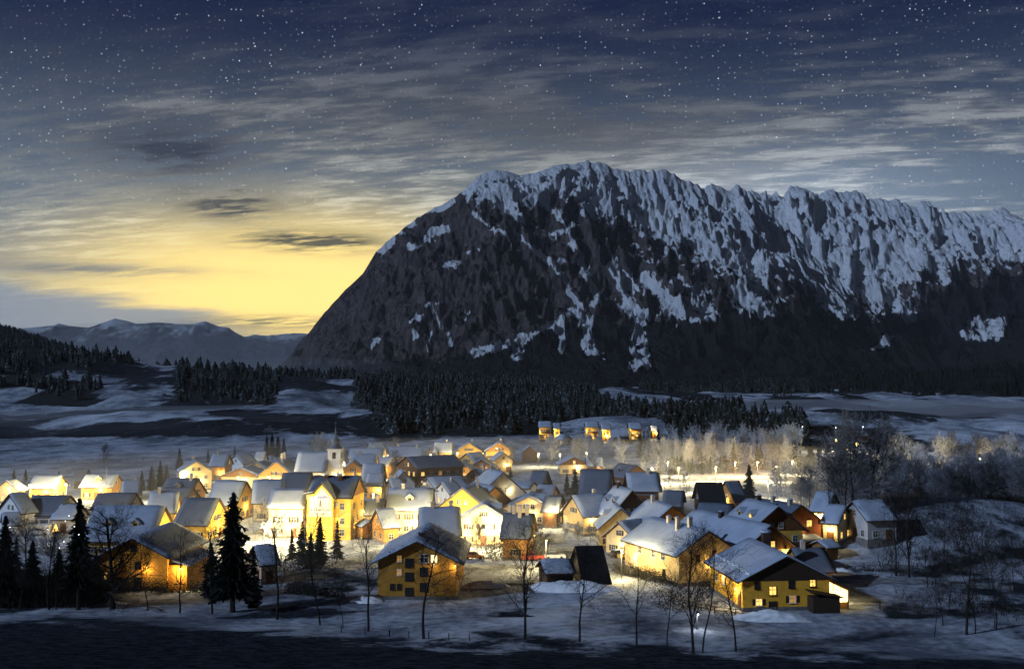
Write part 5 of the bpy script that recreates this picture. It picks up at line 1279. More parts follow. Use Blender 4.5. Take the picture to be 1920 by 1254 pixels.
def conifer_meshes(seed, h, rad, mats, whorls=26, per=10, droop=0.35, bottom=0.08, pw=0.85, irr=0.22, wf=0.16):
    rr = random.Random(seed); V, F = [], []
    for wi in range(whorls):
        f = bottom + (1 - bottom) * (wi + rr.uniform(-0.25, 0.25)) / whorls
        f = min(max(f, bottom), 0.985)
        z = h * f; R0 = rad * (1 - f) ** pw * rr.uniform(1 - irr, 1 + irr) + 0.12
        for bi in range(per):
            a = 2 * math.pi * (bi + rr.uniform(-0.4, 0.4)) / per + wi * 1.3; L = R0 * rr.uniform(0.5, 1.18)
            ca, sa = math.cos(a), math.sin(a); w = wf * (L + 0.8)
            zz = z + rr.uniform(-0.2, 0.2)
            P = [(0.0, zz + 0.12 * L), (0.45 * L, zz + 0.02 * L), (0.8 * L, zz - droop * 0.42 * L), (L * 1.02, zz - droop * 0.50 * L)]
            W_ = [0.4 * w, w, 0.8 * w, 0.04]
            b = len(V)
            for (r_, z_), w_ in zip(P, W_):
                dz_ = rr.uniform(-0.06, 0.02) * L - 0.25 * w_
                V += [(r_ * ca - w_ * sa, r_ * sa + w_ * ca, z_ + dz_), (r_ * ca, r_ * sa, z_ + 0.05), (r_ * ca + w_ * sa, r_ * sa - w_ * ca, z_ + dz_)]
            for k in range(3):
                o = b + 3 * k
                F += [(o, o + 1, o + 4, o + 3), (o + 1, o + 2, o + 5, o + 4)]
            # hanging twigs under the branch
            for k in (0.4, 0.75):
                o = len(V); r_ = L * k; z_ = zz - droop * 0.45 * L * k; hl = 0.30 * L * (1.1 - k) + 0.18
                V += [((r_ - 0.14 * L) * ca, (r_ - 0.14 * L) * sa, z_), ((r_ + 0.16 * L) * ca, (r_ + 0.16 * L) * sa, z_), (r_ * ca, r_ * sa, z_ - hl)]
                F.append((o, o + 1, o + 2))
    me = bpy.data.meshes.new('crown'); me.from_pydata(V, [], F); me.materials.append(M[mats[1]]); me.update()
    tr = tube_mesh('trunk', [(Vector((0, 0, -0.4)), Vector((0, 0, h * 0.5)), rad * 0.09 + 0.08, rad * 0.05 + 0.03, 7), (Vector((0, 0, h * 0.5)), Vector((0, 0, h * 0.99)), rad * 0.05 + 0.03, 0.02, 5)], mats[0])
    return tr, me
def tree(name, meshes, x, y, s, label, group, rz=None, cat='tree', sink=0.0):
    root = empty(name, (x, y, gz(x, y) - sink), rnd.uniform(0, 6.28) if rz is None else rz)
    root.scale = (s, s, s)
    tag(root, label, cat, group)
    for nme, me in zip(('trunk', 'crown'), meshes):
        link(bpy.data.objects.new(nme, me), root)
    return root
def tree_px(name, meshes, h0, u, v, hpx, label, group, **kw):
    """tree standing on the ground at photo position (u, v), hpx photo pixels tall"""
    P = at_g(u, v, 0.0)
    s = hpx * P.y / FPX / h0
    return tree(name, meshes, P.x, P.y, s, label, group, **kw)

BARE = [bare_meshes(100 + i, 10.0, sp, 0.16, 4, ('bark', 'twig'), fi, de, 0.009) for i, (sp, fi, de) in enumerate([(1.0, 0.28, 0.74), (0.85, 0.26, 0.72), (1.05, 0.34, 0.68), (0.8, 0.38, 0.62)])]
BIG = bare_meshes(140, 10.0, 1.15, 0.30, 4, ('bark', 'twig'), 0.14, 0.85, 0.010, 0.3)
THIN = [bare_meshes(150 + i, 10.0, 0.62, 0.10, 3, ('bark', 'twig'), 0.38, 0.7, 0.010, 0.5) for i in range(2)]
FROST = [bare_meshes(170 + i, 10.0, sp, 0.12, 4, ('bark_frost', 'twig_frost'), 0.26, 0.68, 0.030, 0.5) for i, sp in enumerate((0.70, 0.85, 0.60, 0.95))]
HALF = [bare_meshes(190 + i, 10.0, sp, 0.12, 4, ('bark', 'twig_half'), 0.26, 0.68, 0.024, 0.5) for i, sp in enumerate((0.65, 0.85, 0.75))]
POLE = [bare_meshes(210 + i, 10.0, 0.5, 0.09, 3, ('bark_frost', 'twig_frost'), 0.3, 0.9, 0.022, 0.7) for i in range(3)]
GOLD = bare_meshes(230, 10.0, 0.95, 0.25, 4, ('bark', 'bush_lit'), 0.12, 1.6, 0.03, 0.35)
SPRUCE = [conifer_meshes(300 + i, 10.0, r, ('bark', 'needle'), 30, 11) for i, r in enumerate((2.0, 2.4, 1.7))]
SPRUCE_D = [conifer_meshes(320 + i, 10.0, r, ('bark', 'needle_dark'), 64, 12, 0.6, b_, 0.72, 0.45, 0.045) for i, (r, b_) in enumerate(((1.5, 0.24), (1.85, 0.16)))]
SPRUCE_F = [conifer_meshes(340 + i, 10.0, r, ('bark_frost', 'needle_frost'), 24, 9) for i, r in enumerate((1.7, 2.1, 1.4))]
SPRUCE_M = [conifer_meshes(360 + i, 10.0, r, ('bark', 'needle_mix'), 24, 9) for i, r in enumerate((1.9, 2.3))]

# front row of bare trees and the big dark spruces at the left
for (u, v, h_, k, nm, lab) in [
    (210, 1142, 175, BIG, 'bare_tree', 'thick-trunked bare tree with wide branches before the amber house'),
    (278, 1146, 120, THIN[0], 'bare_tree', 'slim bare tree in front of the middle of the amber house'),
    (337, 1149, 125, BARE[3], 'bare_tree', 'bare tree beneath the wall lamp of the amber house'),
    (38, 1142, 150, BARE[1], 'bare_tree', 'bare tree second from the left edge with a black trunk'),
    (92, 1143, 140, BARE[2], 'bare_tree', 'bare tree between the left edge and the tall left spruce'), (105, 1143, 120, THIN[1], 'bare_tree', 'thin sapling just left of the tall left spruce'),
    (398, 1150, 150, BARE[0], 'bare_tree', 'bare tree at the left side of the widest dark spruce'), (520, 1162, 175, BARE[0], 'bare_tree', 'spreading bare tree right of the widest dark spruce'),
    (601, 1172, 190, THIN[0], 'bare_tree', 'straight slim tree in front of the dark garden fence'), (644, 1178, 92, THIN[1], 'bare_tree', 'short sapling left of the tree by the ochre house'),
    (690, 1183, 165, BARE[3], 'bare_tree', 'bare tree just left of the nearest ochre house'), (795, 1197, 190, BARE[2], 'bare_tree', 'bare tree standing before the ochre house front'),
    (985, 1198, 188, BARE[1], 'bare_tree', 'bare tree with crossed branches right of the ochre house'), (1086, 1203, 150, BARE[0], 'bare_tree', 'bushy bare tree in front of the black barn'),
    (1194, 1212, 140, BARE[3], 'bare_tree', 'bare tree on the snow midway between black barn and right house'), (1251, 1220, 140, THIN[1], 'bare_tree', 'slim bare tree left of the twin trunks at the front right'),
    (1300, 1224, 200, BARE[1], 'bare_tree', 'tallest bare tree at the front right, left of twin trunks'), (1317, 1224, 185, THIN[0], 'bare_tree', 'second trunk beside the tallest front right tree'),
    (1379, 1222, 140, BARE[2], 'bare_tree', 'bare tree in front of the left wall of the nearest right house'), (1812, 1190, 175, BARE[0], 'bare_tree', 'dark bare tree at the bottom right slope'),
    (1680, 1080, 110, BARE[3], 'bare_tree', 'leaning bare tree at the edge of the snowy path'), (1705, 1083, 150, BARE[1], 'bare_tree', 'bare tree right of the leaning tree by the path'),
    (1568, 1008, 120, THIN[0], 'bare_tree', 'slim pole-like tree right of the timber house'), (1582, 995, 175, HALF[0], 'bare_tree', 'tall forked tree right of the pole-like tree'), (1592, 993, 165, HALF[1], 'bare_tree', 'tall tree trunk beside the forked tree on the mound'),
    (1634, 980, 160, HALF[2], 'bare_tree', 'curved bare tree on top of the white mound'), (196, 880, 42, BARE[1], 'bare_tree', 'lone bare tree on the far left snowfield')]:
    tree_px(nm, k, 10.0, u, v, h_, lab, 'bare trees in front')
for (u, v, h_, k, lab) in [
    (147, 1143, 205, SPRUCE_D[0], 'tall dark spruce at the left with small white lights'), (436, 1148, 222, SPRUCE_D[1], 'widest dark spruce right of the amber house'), (8, 1140, 170, SPRUCE_D[0], 'dark spruce cut off by the left edge'),
    (60, 1120, 105, SPRUCE_D[1], 'short dark spruce near the left edge'), (395, 1125, 110, SPRUCE_M[1], 'dark spruce hiding the right side of the amber house'), (475, 1140, 115, SPRUCE_M[0], 'dark spruce right next to the widest spruce'),
    (110, 1118, 90, SPRUCE_D[1], 'low dark spruce left of the tall left spruce'), (180, 1112, 80, SPRUCE_D[0], 'low dark spruce right of the tall left spruce'), (30, 1085, 80, SPRUCE_M[0], 'snow-dusted small spruce behind the left trees'),
    (600, 1062, 92, SPRUCE[0], 'pointed spruce in front of the painted inn'), (566, 1060, 85, SPRUCE_M[1], 'rimed round conifer left of the pointed spruce'), (582, 1066, 70, SPRUCE[1], 'low conifer before the painted inn forecourt'), (632, 1050, 75, SPRUCE_M[0], 'rimed conifer at the foot of the painted inn'),
    (547, 1052, 62, SPRUCE_M[0], 'small rimed conifer below the peach guesthouse'), (1405, 958, 88, SPRUCE[1], 'big lone spruce right of the village'), (1063, 926, 40, SPRUCE[0], 'left of two spruces by the meadow'), (1079, 932, 56, SPRUCE[1], 'right, taller of two spruces by the meadow'),
    (390, 868, 26, SPRUCE[2], 'small spruce behind the brightly lit cream house'), (336, 880, 40, SPRUCE[1], 'dark spruce left of the brightly lit cream house'), (440, 858, 24, SPRUCE[2], 'small spruce right of the orange-walled house'),
    (957, 895, 22, SPRUCE[1], 'dark spruce behind the white farmhouse'), (970, 1026, 62, SPRUCE_D[1], 'dark spruce in front of the house with several chimneys'), (110, 912, 30, SPRUCE_M[0], 'small rimed spruce beside the blazing lamp'),
    (700, 898, 22, SPRUCE_F[0], 'white glowing fir right of the church'), (682, 892, 24, SPRUCE_F[1], 'second white glowing fir right of the church'), (1013, 1033, 34, SPRUCE_F[0], 'pale fir lit by the lamp above the white car'),
    (1536, 862, 36, SPRUCE_D[0], 'round dark conifer beside the golden lamp'), (1520, 862, 40, SPRUCE_D[1], 'broad dark conifer beside the golden lamp'), (1552, 866, 30, SPRUCE[0], 'conifer right of the round dark ones'), (1660, 882, 48, SPRUCE[0], 'leftmost of the dark spruces behind the grove'),
    (1676, 884, 42, SPRUCE[1], 'second of the dark spruces behind the grove'), (1690, 884, 50, SPRUCE[0], 'third of the dark spruces behind the grove'), (1666, 872, 40, SPRUCE[2], 'rear spruce tip in the dark group behind the grove'),
    (1708, 884, 40, SPRUCE[1], 'rightmost of the dark spruces behind the grove'), (1632, 880, 40, SPRUCE[1], 'separate dark spruce left of the dark group'), (1270, 890, 36, SPRUCE[1], 'dark spruce standing out before the frosted wood, left'),
    (1298, 888, 34, SPRUCE[0], 'slim dark spruce before the frosted wood'), (1316, 890, 30, SPRUCE[2], 'second slim dark spruce before the frosted wood'), (1332, 888, 32, SPRUCE[0], 'third slim dark spruce before the frosted wood'), (1352, 886, 34, SPRUCE[1], 'fourth dark spruce before the frosted wood')]:
    t_ = tree_px('spruce', k, 10.0, u, v, h_, lab, 'spruces in the village')
    if u == 147:
        for (bx, by, bz) in ((-0.5, -1.2, 8.6), (-0.9, -1.0, 8.1), (0.15, -1.6, 7.7), (0.6, -1.7, 7.0), (-0.6, -2.0, 6.4), (-1.1, -1.7, 5.8)):
            q = MB(); q.lathe([(0.035 * math.sin(a), bz - 0.035 * math.cos(a)) for a in (0.2, 0.9, 1.6, 2.3, 2.9)], bx, by, 6); o = q.build('string_light', M['bulb_white'], t_, True); o.rotation_euler = (0, 0, -t_.rotation_euler.z)
# dark round trees behind the orange chalet and by the left houses
for (u, v, h_, lab) in [(500, 862, 46, 'leftmost dark round tree above the orange chalet'), (510, 862, 50, 'second dark round tree above the orange chalet'), (521, 862, 44, 'third dark round tree above the orange chalet'), (532, 862, 40, 'rightmost dark round tree above the orange chalet'),
                        (300, 930, 66, 'tall dark conifer behind the chimneyed houses at left'), (284, 925, 52, 'dark conifer left of the tall dark one'), (266, 928, 46, 'short dark conifer at the edge of the left roofs'), (312, 915, 44, 'dark conifer right of the tall dark one'), (26, 905, 26, 'dark shrub-like conifer at far left'), (48, 903, 24, 'second dark shrub-like conifer at far left')]:
    tree_px('dark_conifer', SPRUCE_D[(u + v) % 2], 10.0, u, v, h_, lab, 'dark conifers behind the houses')
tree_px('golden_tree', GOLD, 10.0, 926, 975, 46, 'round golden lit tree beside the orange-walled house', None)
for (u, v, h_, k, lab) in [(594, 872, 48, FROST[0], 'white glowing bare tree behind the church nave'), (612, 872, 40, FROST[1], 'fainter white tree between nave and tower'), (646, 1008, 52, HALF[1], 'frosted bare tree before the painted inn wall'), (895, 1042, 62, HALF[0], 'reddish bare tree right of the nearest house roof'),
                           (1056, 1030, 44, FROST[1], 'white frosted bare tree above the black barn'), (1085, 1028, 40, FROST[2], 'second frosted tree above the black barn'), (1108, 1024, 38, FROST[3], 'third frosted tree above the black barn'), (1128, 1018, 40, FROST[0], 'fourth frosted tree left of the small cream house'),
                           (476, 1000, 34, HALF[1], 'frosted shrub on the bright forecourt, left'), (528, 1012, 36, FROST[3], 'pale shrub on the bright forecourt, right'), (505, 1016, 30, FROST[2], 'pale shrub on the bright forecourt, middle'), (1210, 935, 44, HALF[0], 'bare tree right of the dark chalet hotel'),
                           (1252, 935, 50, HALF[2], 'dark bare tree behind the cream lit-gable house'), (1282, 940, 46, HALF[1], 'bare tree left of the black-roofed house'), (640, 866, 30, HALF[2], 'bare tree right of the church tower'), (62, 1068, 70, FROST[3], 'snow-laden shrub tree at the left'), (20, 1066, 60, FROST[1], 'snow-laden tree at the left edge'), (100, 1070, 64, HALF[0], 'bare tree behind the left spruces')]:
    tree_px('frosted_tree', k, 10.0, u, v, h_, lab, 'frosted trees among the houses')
rs = random.Random(5)
def scatter(n, ur, dr, kinds, hr_, name, label, group, cond=None):
    c = 0
    for _ in range(n * 6):
        if c >= n: break
        d = math.sqrt(rs.uniform(dr[0] ** 2, dr[1] ** 2)); u = rs.uniform(*ur); x = (u - CU) / FPX * d
        if cond and not cond(x, d, u): continue
        ok = all(math.hypot(x - h['mid'].x, d - h['mid'].y) > max(h['L2'], h['W2']) * 0.8 + 2.0 for h in HOUSES.values())
        if not ok: continue
        tree(name, rs.choice(kinds), x, d, rs.uniform(*hr_) / 10.0, label, group); c += 1
scatter(95, (1440, 1910), (285, 500), FROST + HALF + HALF, (7, 11.5), 'grove_tree', 'bluish rimed bare tree in the dense grove right of the village', 'frosted grove right of the village', lambda x, y, u: y < (370 if 1490 < u < 1665 else 470))
scatter(60, (1600, 1920), (205, 300), HALF + FROST[:1] + THIN, (8, 12), 'thicket_tree', 'dim bare tree in the thicket on the right-hand slope', 'thicket on the right slope', lambda x, y, u: not (abs(x - 88) < 34 and 205 < y < 268) and u > 1590 + (y < 250) * 90)
scatter(14, (1640, 1920), (150, 205), BARE[:3] + THIN, (6, 9), 'slope_tree', 'thin dark bare tree on the black lower right slope', 'bare trees on the lower right slope', lambda x, y, u: u > 1700)
scatter(46, (1150, 1500), (405, 520), POLE + FROST[:2], (8, 12), 'wood_tree', 'pale upright rimed tree in the lamp-lit wood', 'lamp-lit frosted wood', lambda x, y, u: y < 430 or u > 1250)
scatter(90, (1200, 1500), (408, 540), SPRUCE_F + SPRUCE_F + SPRUCE_M, (8, 13), 'rimed_fir', 'whitish rimed fir in the wood above the lamps', 'rimed firs of the lamp-lit wood')
scatter(26, (1010, 1170), (455, 520), POLE, (6, 8.5), 'birch', 'pale slender bare tree in the row behind the dark hedge', 'slender trees behind the hedge')
scatter(60, (1250, 1500), (560, 760), SPRUCE_M + SPRUCE, (10, 14), 'hill_spruce', 'grey-dusted spruce on the wooded rise at the right', 'dusted spruces on the rise')
scatter(16, (560, 1120), (330, 470), HALF, (6, 9), 'garden_tree', 'small bare garden tree between the lit houses', 'garden trees between the houses')
# ------------------------------------------------------------------ hedges
def hedge(label, pts, h_, w_, group='hedges', mat='hedge', n=60):
    """twiggy hedge along photo ground points"""
    W_ = []
    for (u, v) in pts:
        W_.append(at_g(u, v, 0.0))
    rr = np.random.RandomState(len(label)); root = W_[0].copy(); root.z = gz(root.x, root.y); O = []
    for a, b in zip(W_[:-1], W_[1:]):
        f = rr.rand(n, 1); q = np.array([a.x, a.y]) * (1 - f) + np.array([b.x, b.y]) * f + rr.uniform(-w_, w_, (n, 2))
        z = ground_z(q[:, 0], q[:, 1]) - 0.1; hh = h_ * rr.uniform(0.6, 1.15, n)
        q = np.repeat(np.concatenate([q, z[:, None]], 1), 9, 0)
        O.append(q + np.stack([rr.randn(9 * n) * .35, rr.randn(9 * n) * .35, np.repeat(hh, 9) * rr.uniform(0.1, 1.0, 9 * n)], 1))
    O = np.concatenate(O); m = len(O); s = rr.uniform(0.15, 0.42, (m, 1))
    d1 = rr.randn(m, 3) * (1, 1, .7); d1 *= s / np.linalg.norm(d1, axis=1, keepdims=True); d2 = rr.randn(m, 3) * (1, 1, .7); d2 *= 0.5 * s / np.linalg.norm(d2, axis=1, keepdims=True)
    V = np.stack([O, O + d1, O + d2], 1).reshape(-1, 3) - np.array(root); F = np.arange(3 * m).reshape(-1, 3)
    o = link(bpy.data.objects.new('hedge', np_mesh('hedge', V, F, M[mat], False))); o.location = root
    tag(o, label, 'hedge', group)
hedge('long dark hedge at the back edge of the white meadow', [(965, 866), (1010, 868), (1060, 875), (1110, 880), (1160, 884)], 3.4, 1.2, n=110)
hedge('dark bushes right of the nearest ochre house', [(905, 1052), (940, 1050), (985, 1046), (1018, 1042)], 4.4, 2.2, n=330)
hedge('dark garden hedge below the long yellow house', [(1155, 1072), (1200, 1084), (1262, 1100)], 2.2, 1.1, n=260)
hedge('black bush before the lower left corner of the right house', [(1245, 1140), (1275, 1145)], 3.6, 2.0, n=170)
hedge('low dark shrubs behind the big front spruces at left', [(0, 1120), (60, 1118), (130, 1116), (190, 1114)], 5.2, 2.2, n=330)
hedge('dark shrubs along the foot of the amber house', [(200, 1108), (270, 1110), (350, 1112), (480, 1120)], 2.2, 1.2, n=200)
hedge('black hedge in front of the left house terrace', [(25, 1000), (65, 1000), (100, 999)], 1.6, 0.7, n=90)
hedge('low bushes left of the nearest house by the fence', [(540, 1112), (590, 1116), (640, 1122)], 1.9, 1.2, n=200)
hedge('dark shrubbery below the bright forecourt', [(455, 1060), (500, 1072), (560, 1078), (640, 1066)], 3.0, 2.0, n=190)
hedge('hedge at the foot of the white mound on the right', [(1580, 1072), (1640, 1070), (1700, 1074)], 0.9, 0.6, n=60)
hedge('dark bushes beside the lit lamp above the car park', [(1290, 940), (1330, 955), (1345, 962)], 3.0, 1.5, n=70)

def brush(name, label, n, ur, dr, hr_, mat, cond):
    """undergrowth nobody could count: thin upright stems"""
    rr = np.random.RandomState(n); pts = fill(n, ur, dr, cond)
    z = ground_z(pts[:, 0], pts[:, 1]); V, F = [], []
    k = 7
    P0 = np.repeat(np.stack([pts[:, 0], pts[:, 1], z], 1), k, 0); m = len(P0)
    a = rr.uniform(0, 6.28, m); w_ = rr.uniform(0.02, 0.05, m); h_ = rr.uniform(hr_[0], hr_[1], m); lean = rr.randn(m, 2) * 0.28 * h_[:, None]
    b0 = P0 + np.stack([rr.randn(m) * .5, rr.randn(m) * .5, rr.uniform(0, 1, m) * h_ * 0.5 - 0.2], 1)
    s_ = np.stack([np.cos(a) * w_, np.sin(a) * w_, a * 0], 1)
    tip = b0 + np.stack([lean[:, 0], lean[:, 1], h_ * 0.6], 1)
    vv = np.stack([b0 - s_, b0 + s_, tip], 1).reshape(-1, 3)
    me = np_mesh(name, vv, np.arange(3 * m).reshape(-1, 3), M[mat], False)
    return tag(link(bpy.data.objects.new(name, me)), label, None, None, 'stuff')

# ------------------------------------------------------------------ far woods, each one mass
def conifer_mass(name, label, pts, mat, hr_, tiers=5, star=6):
    rr = np.random.RandomState(len(name))
    n = len(pts)
    tv, tf = [], []
    for k in range(tiers):
        z0 = 0.06 + 0.92 * k / tiers; z1 = min(1.0, z0 + 0.42 * (1 - 0.4 * k / tiers)); r_ = 0.23 * (1 - z0) ** 0.9 + 0.012
        b = len(tv); tv.append((0, 0, z1))
        for i in range(star * 2):
            a = math.pi * i / star + k * 0.9; q = r_ * (1.0 if i % 2 == 0 else 0.52)
            tv.append((q * math.cos(a), q * math.sin(a), z0 + (0.0 if i % 2 == 0 else 0.035)))
        for i in range(star * 2):
            tf.append((b, b + 1 + i, b + 1 + (i + 1) % (star * 2)))
    tv, tf = np.array(tv), np.array(tf)
    hgt = rr.uniform(hr_[0], hr_[1], n) * np.where(rr.rand(n) < 0.3, rr.uniform(0.45, 0.8, n), rr.uniform(0.8, 1.3, n)); wid = hgt * np.where(rr.rand(n) < 0.35, rr.uniform(1.4, 2.3, n), rr.uniform(0.8, 1.5, n)); ang = rr.uniform(0, 6.28, n)
    jit = 1 + 0.22 * rr.randn(n, len(tv), 1)
    c, s = np.cos(ang)[:, None], np.sin(ang)[:, None]
    X = (tv[None, :, 0] * c - tv[None, :, 1] * s) * wid[:, None] * jit[..., 0]; Y = (tv[None, :, 0] * s + tv[None, :, 1] * c) * wid[:, None] * jit[..., 0]
    Z = tv[None, :, 2] * hgt[:, None] + 0.02 * hgt[:, None] * rr.randn(n, len(tv))
    pz = ground_z(pts[:, 0], pts[:, 1])
    vv = np.stack([X + pts[:, 0:1], Y + pts[:, 1:2], Z + pz[:, None] - 0.3], 2).reshape(-1, 3)
    ff = (tf[None] + (np.arange(n) * len(tv))[:, None, None]).reshape(-1, 3)
    me = np_mesh(name, vv, ff, M[mat], False)
    return tag(link(bpy.data.objects.new(name, me)), label, None, None, 'stuff')
RS = np.random.RandomState(9)
def fill(n, ur, dr, cond):
    out = []
    while sum(len(o) for o in out) < n:
        d = np.sqrt(RS.uniform(dr[0] ** 2, dr[1] ** 2, n)); u = RS.uniform(ur[0], ur[1], n); x = (u - CU) / FPX * d
        k = cond(x, d, u)
        out.append(np.stack([x[k], d[k]], 1))
        if k.sum() == 0: break
    return np.concatenate(out)[:n]
wm = lambda x, y, u: (wood_mask(x, y) > 0.5) & (fbm(x / 22, y / 34, 3, 123) > 0.34 + 0.12 * RS.rand(len(x)))
conifer_mass('forest', 'dark conifer forest on the rise behind the village', fill(8000, (650, 1520), (560, 2300), wm), 'needle_mix', (8, 12.5))
conifer_mass('forest', 'dark conifer forest on the left hill and behind the meadows', fill(7000, (-60, 700), (1000, 3400), wm), 'needle_mix', (9, 15))
conifer_mass('forest', 'dark forest at the foot of the mountain on the right', fill(5000, (1180, 2000), (1480, 3600), wm), 'needle_dark', (10, 17), 4, 5)
brush('undergrowth', 'tangled dark undergrowth on the right-hand slope', 2600, (1640, 1960), (165, 300), (0.8, 3.4), 'hedge', lambda x, y, u: ((u - 1640) > np.abs(235 - y) * 1.2 - 30) & (fbm(x / 9, y / 9, 3, 66) > 0.5))
brush('undergrowth', 'rimed brushwood between the trees of the frosted grove', 4000, (1450, 1920), (290, 480), (1.0, 3.5), 'twig_half', lambda x, y, u: (u > 1480) & (y > 270) & (fbm(x / 12, y / 12, 3, 67) > 0.48))
brush('undergrowth', 'dark tangle of saplings at the foot of the left spruces', 2600, (-40, 200), (172, 185), (1.5, 4.5), 'hedge', lambda x, y, u: u > -100)
# ------------------------------------------------------------------ cars
def car(label, u, v, rz, colour, snow=False):
    P = at(u, v, 0.0); g = gz(P.x, P.y)
    root = empty('car', (P.x, P.y, g), rz); tag(root, label, 'car', 'parked cars')
    mt = shared_mat('paint_' + colour)
    b = MB()
    prof = [(-2.1, 0.35), (2.1, 0.35), (2.12, 0.75), (1.95, 0.95), (0.95, 1.02), (-1.55, 1.02), (-2.05, 0.98), (-2.15, 0.7)]
    b.prism([(x, -0.85, z) for x, z in prof][::-1], (0, 1.7, 0)); b.build('body', mt, root)
    c = MB(); cp = [(0.95, 1.02), (0.25, 1.48), (-1.2, 1.50), (-1.75, 1.02)]
    c.prism([(x, -0.72, z) for x, z in cp], (0, 1.44, 0)); c.build('window', M['pane_dark'], root)
    r = MB(); r.prism([(0.22, -0.70, 1.49), (-1.18, -0.70, 1.51), (-1.18, -0.70, 1.58), (0.2, -0.70, 1.56)], (0, 1.4, 0)); r.build('roof', M['roof_snow'] if snow else mt, root)
    for x in (-1.3, 1.3):
        for y in (-0.80, 0.80):
            def wk():
                w = MB(); w.tube((0, -0.1, 0), (0, 0.1, 0), 0.32, 0.32, 12); return w.build('wheel', M['tile_black'])
            inst('wheel', shared('wheel', wk), root, (x, y, 0.32))
    for y in (-0.6, 0.6):
        def hk():
            w = MB(); w.box(-0.03, 0.04, -0.14, 0.14, -0.07, 0.07); return w.build('headlight', M['frame_white'])
        inst('headlight', shared('hl', hk), root, (2.1, y, 0.72))
_pm = {}
PC = dict(paint_red=(0.45, 0.05, 0.02), paint_yellow=(0.60, 0.34, 0.02), paint_white=(0.7, 0.7, 0.68), paint_orange=(0.55, 0.16, 0.03), paint_dark=(0.06, 0.05, 0.06), paint_blue=(0.10, 0.14, 0.25))
def shared_mat(n):
    if n not in _pm: _pm[n] = simple(n, PC[n], 0.3, 1.0, 0.1, 0.0, 0.6)
    return _pm[n]
car('red car under the small cream house', 1151, 1022, 0.3, 'red')
car('yellow car at the right end of the little car park', 1179, 1050, 0.25, 'yellow')
car('dark car left of the yellow car', 1161, 1046, 0.5, 'dark', True)
car('white snow-covered car beside the pale lamp', 1040, 1048, 0.05, 'white', True)
car('orange car behind the nearest ochre house', 888, 1048, 0.1, 'orange')
car('red car with glowing light by the dark bushes', 1000, 1050, 0.1, 'red')
car('dark car on the bright forecourt of the painted inn', 500, 1000, 0.4, 'dark', True)
car('white car in front of the left house terrace', 74, 1003, 0.2, 'white', True)
# ------------------------------------------------------------------ fences, terrace, mast
def fence(label, pts, h_=1.1, gap=2.2, rails=2, mat='fence'):
    W_ = []
    for (u, v) in pts:
        P = at_g(u, v, 0.0); P.z = gz(P.x, P.y); W_.append(P)
    root = empty('fence', W_[0]); tag(root, label, 'fence', 'fences')
    o0 = W_[0]
    for a, b in zip(W_[:-1], W_[1:]):
        n = max(1, int((b - a).length / gap)); prev = None
        for i in range(n + 1):
            p = a.lerp(b, i / n); p.z = gz(p.x, p.y); p = p - o0
            q = MB(); q.box(p.x - .07, p.x + .07, p.y - .07, p.y + .07, p.z - 0.3, p.z + h_); q.build('post', M[mat], root)
            if prev is not None:
                for r_ in range(rails):
                    zz = h_ * (0.45 + 0.45 * r_)
                    q = MB(); q.tube((prev.x, prev.y, prev.z + zz), (p.x, p.y, p.z + zz), 0.05, 0.05, 5); q.build('rail', M[mat], root)
            prev = p
fence('dark plank fence left of the nearest ochre house', [(553, 1097), (645, 1094)], 2.0, 1.6, 3)
fence('fence running right from the lit veranda', [(1590, 1143), (1650, 1143), (1720, 1150)], 1.3, 2.6, 2)
fence('thin fence at the front edge of the snowfield, middle', [(640, 1185), (730, 1193), (804, 1198), (880, 1202)], 0.9, 3.0, 0)
fence('garden fence beside the left wall of the right house', [(1290, 1140), (1340, 1150), (1420, 1158)], 1.1, 2.2, 2)
fence('railing along the path by the white mound', [(1590, 1068), (1650, 1064), (1720, 1066)], 1.0, 2.4, 1)
fence('leaning posts beside the thick bare tree at left', [(216, 1142), (232, 1143)], 1.0, 1.2, 1)
fence('field fence line across the far left snowfield', [(0, 864), (140, 866), (300, 862)], 1.2, 6.0, 1)
# terrace at the left
P = at(70, 1000, 0.0)
tr = empty('terrace', (P.x, P.y, 0.0), 0.05); tag(tr, 'white-railed terrace with posts in front of the left house', 'terrace')
q = MB(); q.box(-3.4, 3.4, -2.2, 2.2, -0.3, 2.3); q.build('wall', M['white'], tr)
q = MB(); q.box(-3.6, 3.6, -2.4, 2.4, 2.3, 2.55); q.build('slab', M['roof_snow'], tr)
for x in (-3.4, -1.2, 1.1, 3.3):
    q = MB(); q.box(x, x + 0.14, -2.36, -2.22, 2.55, 3.5); q.build('post', M['white'], tr)
q = MB(); q.box(-3.5, 3.5, -2.38, -2.2, 3.5, 3.6); q.build('railing', M['white'], tr)
P = at(199, 950, 0.0)
ms = empty('mast', (P.x, P.y, 0)); tag(ms, 'thin pale mast standing before the dark snowy roof at left', 'mast')
q = MB(); q.lathe([(0.1, -0.3), (0.07, 6.0), (0.05, 11.0)], 0, 0, 6); q.build('pole', M['frame_white'], ms)
q = MB(); q.box(-0.6, 0.6, -0.05, 0.05, 9.9, 10.0); q.build('crossbar', M['frame_white'], ms)
